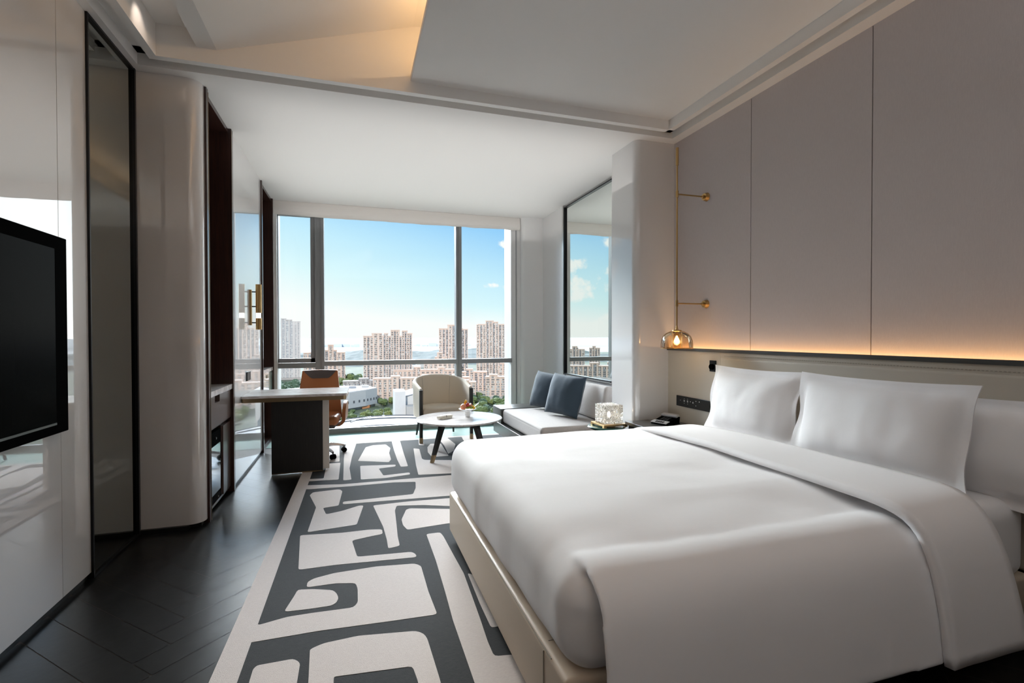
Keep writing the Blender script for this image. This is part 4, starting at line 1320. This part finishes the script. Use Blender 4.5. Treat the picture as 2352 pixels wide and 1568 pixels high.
def bld(name, label, cx, cy, wdt, dep, ztop, wall, win, tops, bays, rot=None, group=None, parapet=True, base=True):
    """tops: list of (u0, u1, dz) raised or lowered roof blocks; bays: list of (u0, u1, material) with u in 0..1"""
    a = -math.atan2(cx, cy) if rot is None else rot
    e = thing(name, (cx, cy, G), label, 'building', group)
    e.rotation_euler = (0, 0, a)
    Mw = Matrix.Translation((cx, cy, G)) @ Matrix.Rotation(a, 4, 'Z')

    def hh(u):
        h = ztop - G
        for u0, u1, dz in tops:
            if u0 <= u < u1:
                h += dz
        return h
    # body: strips between break points, solid
    cuts = sorted({0.0, 1.0} | {q for b in tops for q in b[:2]})
    body = MB()
    for u0, u1 in zip(cuts[:-1], cuts[1:]):
        h = hh((u0 + u1) / 2)
        body.box((u0 - .5) * wdt, 0, 0, (u1 - .5) * wdt, dep, h)
        if parapet:
            body.box((u0 - .5) * wdt - 0.4, -0.9, h - 1.2, (u1 - .5) * wdt + 0.4, dep * 0.5, h + 0.2)
    # pilasters between the window bays
    edges = [0.0] + [q for b in bays for q in b[:2]] + [1.0]
    for i in range(0, len(edges), 2):
        u0, u1 = edges[i], edges[i + 1]
        if u1 - u0 > 0.003:
            body.box((u0 - .5) * wdt, -0.8, 0, (u1 - .5) * wdt, 0.5, hh((u0 + u1) / 2) - 1.0)

    def fin(m, nm, mat, par):
        o_ = m.build(nm, mat)
        o_.parent = par
        return o_
    fin(body, 'wall', wall, e)
    for u0, u1, mt_ in bays:
        h = hh((u0 + u1) / 2)
        fin(MB().box((u0 - .5) * wdt, -0.25, 3, (u1 - .5) * wdt, 0.3, h - 2.2), 'window_bay', mt_, e)
    if base:
        fin(MB().box(-.5 * wdt - 0.3, -1.0, 0, .5 * wdt + 0.3, 0.5, 4.5), 'ground_storey', 'cpod', e)
    return e


def even(n_, m_, mat, u0=0.0, u1=1.0):
    """n_ bays with relative margin m_"""
    k_ = (u1 - u0) / n_
    mats = mat if isinstance(mat, (list, tuple)) else [mat]
    return [(u0 + (i + m_) * k_, u0 + (i + 1 - m_) * k_, mats[i % len(mats)]) for i in range(n_)]


P_ = 'apartment towers beyond the window'
bld('apartment_tower', 'pale grey apartment tower at the far left of the window', -130, 994, 70, 25, 28, 'cgrey', 'wing',
    [(0.52, 0.66, 5), (0.66, 0.8, 3), (0.0, 0.2, -2)], even(9, 0.16, 'wing', 0, 0.82) + [(0.87, 0.90, 'wing'), (0.94, 0.965, 'wing')])
bld('apartment_tower', 'short pink apartment tower just right of the pale grey tower', -48, 899, 66, 22, -27, 'cpink', 'winp',
    [(0.18, 0.36, 7), (0.50, 0.80, 4), (0.58, 0.72, 9)], even(10, 0.17, ['winp', 'wind']))
bld('apartment_tower', 'broad pink apartment tower in the middle pane of the window', 49, 775, 72, 26, 1, 'cpink2', 'winp',
    [(0.17, 0.37, 4), (0.42, 0.50, 4), (0.56, 0.74, 9), (0.79, 0.90, 8), (0.90, 1.0, 4)],
    even(3, 0.17, ['winp', 'wind'], 0, 0.2) + even(2, 0.2, 'winp', 0.2, 0.4) + even(6, 0.14, ['wind', 'winp'], 0.40, 0.72) + even(5, 0.15, ['wind', 'winp'], 0.73, 0.99))
bld('apartment_tower', 'pink apartment tower behind the right window mullion', 155, 804, 47, 24, 13, 'cpink2', 'winp',
    [(0.30, 0.55, 6), (0.82, 1.0, -1)], even(9, 0.15, ['winp', 'wind', 'wind']))
bld('apartment_tower', 'tallest pink apartment tower in the right pane of the window', 225, 829, 49, 24, 21, 'cpink2', 'winp',
    [(0.32, 0.60, 6), (0.60, 0.76, 4), (0.0, 0.05, -1)], even(9, 0.14, ['winp', 'wind']))
bld('apartment_block', 'long pink mid-rise apartment block in front of the broad tower', 80, 620, 118, 14, -51, 'cpink', 'winp',
    [(0.18, 0.27, 2.5), (0.50, 0.62, 3), (0.82, 0.92, 3)],
    even(5, 0.22, 'winp', 0, 0.245) + [(0.262, 0.277, 'cdark')] + even(9, 0.22, 'winp', 0.29, 0.72) + even(5, 0.2, 'winp', 0.73, 1.0))
bld('apartment_block', 'pink mid-rise block with blue roof pieces behind the long block', 96, 707, 88, 14, -47, 'cpink', 'winp',
    [(0.32, 0.42, 4), (0.7, 0.8, 3)], even(14, 0.2, 'winp'))
bld('apartment_block', 'pink stepped block far behind the mid-rise rows', 132, 774, 58, 14, -37, 'cpink2', 'winp',
    [(0.30, 0.62, 5), (0.36, 0.5, 7)], even(8, 0.2, 'winp'))
bld('apartment_block', 'pink mid-rise block right of the mullion behind the armchair', 158, 671, 36, 16, -49, 'cpink', 'winp',
    [(0.2, 0.45, 4)], even(6, 0.18, ['winp', 'wind']))
bld('apartment_block', 'narrow lower pink block directly right of the armchair', 130, 590, 22, 14, -55, 'cpink', 'winp', [(0.3, 0.6, 2)], even(4, 0.2, 'winp'))
bld('apartment_block', 'pink mid-rise block at the right end of the window', 180, 597, 48, 16, -50.5, 'cpink', 'winp',
    [(0.1, 0.3, 2.5), (0.5, 0.62, 3)], even(4, 0.2, 'winp', 0, 0.52) + [(0.545, 0.575, 'cdark')] + even(3, 0.2, 'winp', 0.60, 1.0))
bld('apartment_block', 'pink block with stepped roof above the right end block', 222, 691, 44, 16, -43, 'cpink', 'winp',
    [(0.05, 0.3, 4)], even(7, 0.2, 'winp'))
bld('commercial_podium', 'low grey stone building with columns between tower and white hall', 6, 716, 42, 16, -61, 'cpod', 'wind', [(0.5, 0.8, 3)], even(7, 0.2, 'wind'), base=False)
# those seen in the alcove mirror
bld('apartment_tower', 'pink tower reflected at the left of the alcove mirror', -353, 770, 30, 20, -22, 'cpink2', 'winp', [(0.4, 0.7, 5)], even(6, 0.16, ['winp', 'wind']))
bld('apartment_tower', 'second pink tower reflected in the alcove mirror', -384, 761, 18, 20, -20, 'cpink2', 'winp', [(0.4, 0.7, 3)], even(4, 0.16, ['winp', 'wind']))
bld('apartment_block', 'mid-rise pink block low in the alcove mirror', -315, 640, 60, 16, -42, 'cpink', 'winp', [(0.3, 0.5, 4)], even(9, 0.18, ['winp', 'wind']))
bld('apartment_block', 'pale pink block at the right edge of the alcove mirror', -425, 750, 40, 16, -45, 'cpink2', 'wing', [(0.4, 0.6, 3)], even(7, 0.18, 'wing'))

# white hall with a curved plan and a row of small windows
t = thing('white_hall', (-10, 570, G), 'low white hall with small square windows and an orange base', 'building')
hp = [(-90, 552), (-55, 541), (-23, 548), (-5, 560), (12, 576), (25, 594), (16, 622), (-40, 640), (-95, 600)]
MB().prism(hp, -77.0, -59.5).build('upper_wall', 'cwhite', t)
MB().prism([(x - 2, y + 3) for x, y in hp], -80, -77.0).build('lower_wall', 'cbeige', t)
MB().prism([(8, 574), (16, 581), (20, 600), (8, 600)], -80, -76.9).build('orange_base', 'corange', t)
MB().prism([(x * 0.99, (y - 580) * 0.96 + 581) for x, y in hp], -59.5, -59.0).build('roof', 'cbeige', t)
for i, f_ in enumerate((0.02, 0.16, 0.30, 0.42, 0.53, 0.63, 0.72, 0.81, 0.90, 0.97)):
    pts_ = [Vector(p) for p in hp[2:6]]
    q_ = f_ * 3
    k_ = min(int(q_), 2)
    a, b = pts_[k_], pts_[k_ + 1]
    p = a.lerp(b, q_ - k_)
    d_ = (b - a).normalized()
    nn_ = Vector((d_.y, -d_.x))
    M = Matrix(((d_.x, nn_.x, 0, p.x), (d_.y, nn_.y, 0, p.y), (0, 0, 1, -70.5), (0, 0, 0, 1)))
    w__ = 2.4 if i == 1 else 1.1
    MB().box(-w__, -0.1, -1.5, w__, 0.15, 1.2, M=M).build('window', 'cdark' if i != 1 else 'cpod', t)
for i, (x, y, s_) in enumerate(((-2, 600, 4), (12, 606, 4), (-24, 585, 3), (-40, 580, 3))):
    MB().box(x - s_, y - 2, -59.0, x + s_, y + 2, -56.6).build('roof_unit', 'cwhite' if i % 2 else 'croof', t)
# white sheds right of it
t = thing('warehouse', (53, 436, G), 'white gabled hall with a sloping grey roof beside the armchair', 'building')
MB().box(32, 424, -80, 41, 445, -45.5).build('end_tower', 'cwhite', t)
MB().xz([(41, -80), (41, -51), (72, -43), (72, -80)], 430, 460).build('main_wall', 'cwhite', t)
MB().xz([(38, -51.4), (38, -50.6), (74, -41.6), (74, -42.4)], 429, 462).build('roof', 'croof', t)
MB().box(41, 417, -80, 66, 430, -57.5).build('annex', 'cbeige', t)
MB().box(48, 416.6, -63, 51, 417.2, -60).build('window', 'cpod', t)
MB().box(56, 416.6, -71, 59, 417.2, -67).build('window', 'cpod', t)
MB().box(26, 405, -80, 60, 416, -76.8).build('plinth', 'cbeige', t)
# big low dome in the foreground
MT['dome'] = pmat('grey_white_membrane', (0.33, 0.315, 0.315), 0.7)  # even tone, kept low under the strong added sky
t = thing('domed_roof', (20, 300, G), 'huge white domed roof with dark curved ribs below the window', 'roof')
DX, DY, DA, DB, DC = 18, 300, 84, 72, 32


def dome(u_, v_):
    r_ = min(0.9999, math.hypot(u_, v_))
    return (DX + DA * u_, DY + DB * v_, G + DC * math.sqrt(max(0, 1 - r_ * r_)) ** 0.9)


rows = [[dome(cos(2 * pi * i / 72) * sin(pi / 2 * j / 20), sin(2 * pi * i / 72) * sin(pi / 2 * j / 20)) for i in range(72)] for j in range(1, 21)]
MB().grid(rows, close=True).add(rows[0], [tuple(range(72))]).build('shell', 'dome', t, smooth=True, angle=80)
for v_, a_, b_ in ((0.50, -0.62, 0.30), (0.30, -0.30, 0.62), (0.06, -0.75, 0.55), (-0.22, -0.8, 0.25), (-0.5, -0.7, 0.7)):
    MB().tube([(lambda p: (p[0], p[1], p[2] + 0.1))(dome(a_ + (b_ - a_) * i / 30, v_ - 0.10 * (a_ + (b_ - a_) * i / 30))) for i in range(31)], 0.55, 6).build('rib', 'cdark', t)
for u_, v0, v1 in ((0.12, 0.5, 0.26), (-0.10, 0.28, 0.02), (0.30, 0.78, 0.5)):
    MB().tube([(lambda p: (p[0], p[1], p[2] + 0.1))(dome(u_ - 0.14 * i / 8, v0 + (v1 - v0) * i / 8)) for i in range(9)], 0.45, 6).build('brace', 'cdark', t)
st(MB().box(-140, 250, G, 160, 405, G + 0.6).build('trim_6', 'cbeige'))

# ground, lake and the far shore
gm = pmat('grass_and_paving', (0.035, 0.055, 0.022), 0.95, var=(0.02, (0.075, 0.085, 0.055), 1.0))
st(MB().box(-2500, 30, G - 1, 2500, 2600, G).build('ground', gm))
lk = pmat('pale_lake_water', (0.32, 0.32, 0.32), 0.9)
st(MB().box(-6000, 2130, G + 0.2, 6000, 3600, G + 0.8).build('lake', lk))
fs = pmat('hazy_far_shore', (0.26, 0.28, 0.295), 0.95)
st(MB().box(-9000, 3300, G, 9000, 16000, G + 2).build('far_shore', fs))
# road past the forest
rd_ = pmat('pale_road', (0.2, 0.195, 0.19), 0.9)
st(MB().box(-300, 640, G + .05, 400, 656, G + .15).box(-400, 870, G + .05, 60, 884, G + .15).box(60, 470, G + .05, 72, 600, G + .15).build('road', rd_))
# warehouses by the lake
t = thing('lakeside_sheds', (120, 1450, G), 'long flat white sheds far behind the towers', 'building')
for x, y, a, b in ((60, 1180, 90, 10), (150, 1260, 120, 12), (300, 1200, 140, 12), (-90, 1300, 60, 10)):
    MB().box(x, y, G, x + a, y + 30, G + b).build('shed', 'cwhite', t)


def crown(seed, r_=5.0, n_=3):
    random.seed(seed)
    m = MB()
    for q in range(5):
        cx, cy, cz = random.uniform(-.45, .45) * r_, random.uniform(-.45, .45) * r_, r_ * random.uniform(0.8, 1.35)
        rr = r_ * random.uniform(0.5, 0.72)

        def dsp(p, nn, s=seed * 7 + q):
            return p + nn * rr * 0.35 * noise.noise((p.x * 0.7 + s, p.y * 0.7, p.z * 0.7)) + nn * rr * 0.18 * noise.noise((p.x * 2 + s, p.y * 2, p.z * 2))
        m.rbox(cx - rr, cy - rr, cz - rr * .85, cx + rr, cy + rr, cz + rr * .85, rr * 0.82, 6, disp=dsp, seg=1)
    return m


def proto(seed, mat):
    e = bpy.data.objects.new('tree', None)
    COL.objects.link(e)
    o_ = crown(seed).build('crown', mat, smooth=True, angle=180)
    o_.parent = e
    o_ = MB().cyl((0, 0, 0), (0, 0, 4.5), 0.4, 0.25, 8).build('trunk', 'bark')
    o_.parent = e
    return e


protos = [proto(1, 'leafa'), proto(2, 'leafb'), proto(3, 'leafc'), proto(4, 'leafa')]
used = set()
placed = []
FOOT = [(o_.location.x, o_.location.y, max(abs(c_[0]) for c_ in o_.children[0].bound_box), 26) for o_ in list(COL.objects) if o_.get('category') == 'building' and o_.rotation_euler.z != 0] + [(53, 430, 32, 40), (-35, 545, 58, 95), (18, 300, 70, 30)]
random.seed(11)
ZONES = (  # x0, x1, y0, y1, count, scale, label, group
    (100, 190, 400, 580, 80, 1.0, 'leafy tree in the grove below the right end block', 'trees in the right grove', (0, 1, 2, 3)),
    (106, 150, 310, 400, 24, 1.0, 'tree at the near side of the right grove behind the daybed shelf', 'trees at the near side of the right grove', (0, 2, 3)),
    (27, 50, 585, 608, 8, 0.8, 'tree between the white hall and the gabled hall', 'trees between the two white halls', (0, 2, 3)),
    (-20, 32, 478, 540, 22, 0.62, 'low yellow green tree in front of the white hall', 'low trees before the white hall', (2, 0)),
    (-24, 14, 740, 960, 60, 1.15, 'dark green tree in the wood left of the broad tower', 'trees left of the broad tower', (1, 0, 3)),
    (-170, -72, 700, 850, 60, 1.25, 'dark green tree at the foot of the pale grey tower', 'trees at the pale grey tower', (1,)),
    (118, 150, 560, 660, 14, 1.0, 'tree growing in the gap between the pink blocks', 'trees between the pink blocks', (1, 0)),
)
for x0, x1, y0, y1, n_, sc, lab, grp, kinds in ZONES:
    for i in range(n_):
        k_ = random.choice(kinds)
        s_ = sc * random.uniform(0.8, 1.25)
        for _ in range(60):
            x, y = random.uniform(x0, x1), random.uniform(y0, y1)
            if all(math.hypot(x - a, y - b) > 6.1 * (s_ + c2) for a, b, c2 in placed) and not any(abs(x - a) < w2 + 5 and -9 < y - b < d2 + 9 for a, b, w2, d2 in FOOT):
                break
        else:
            continue
        placed.append((x, y, s_))
        if k_ in used:
            e = copy_tree(protos[k_])
        else:
            e = protos[k_]
            used.add(k_)
        e.location = (x, y, G)
        e.rotation_euler = (0, 0, random.uniform(0, 6.28))
        e.scale = (s_, s_, s_ * random.uniform(0.9, 1.15))
        tag(e, lab, 'tree', grp)
# far forest: one mass
random.seed(5)
rows = []
for j in range(16):
    y = 1350 + j * 52
    r = []
    for i in range(160):
        x = -900 + i * 15
        h = 9 + 8 * noise.noise((x * 0.012, y * 0.01, 0)) + 6 * noise.noise((x * 0.05, y * 0.05, 4)) + 12 * max(0, noise.noise((x * 0.004, y * 0.004, 9)))
        r.append((x, y, G if j == 0 else G + max(0.5, h + (6 if j > 8 else 0))))
    rows.append(r)
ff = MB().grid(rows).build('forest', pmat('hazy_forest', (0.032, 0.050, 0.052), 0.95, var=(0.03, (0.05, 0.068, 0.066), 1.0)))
tag(ff, 'hazy blue green forest stretching to the lake', 'forest', kind='stuff')
# pale skyline over the lake
sk = MB()
for i in range(150):
    x = random.uniform(-1200, 2600)
    wd_ = random.uniform(15, 60)
    sk.box(x, 3620 + i * 1.3, G, x + wd_, 3700 + i * 1.3, G + random.uniform(8, 30))
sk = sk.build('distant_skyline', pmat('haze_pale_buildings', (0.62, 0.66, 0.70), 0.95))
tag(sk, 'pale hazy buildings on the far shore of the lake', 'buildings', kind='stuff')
for i, (x, y, h) in enumerate(((124, 383, 27), (107, 388, 12), (-12, 690, 16), (-7, 688, 14), (8, 692, 19), (52, 470, 12), (-118, 690, 12))):
    t = thing('lamp_post', (x, y, G), ['tall white mast in front of the right end block', 'curved street lamp in the right grove', 'white lamp mast in the wood, leftmost of three', 'white lamp mast in the wood, middle of three',
                                       'white lamp mast in the wood, rightmost of three', 'street lamp beside the white hall', 'street lamp at the foot of the pale grey tower'][i], 'lamp post')
    MB().cyl((x, y, G), (x, y, G + h), 0.35, 0.22, 8).build('pole', 'mast', t)
    MB().box(x - 1.6, y - 0.2, G + h - 0.2, x + 0.3, y + 0.2, G + h + 0.25).build('lamp_head', 'mast', t)
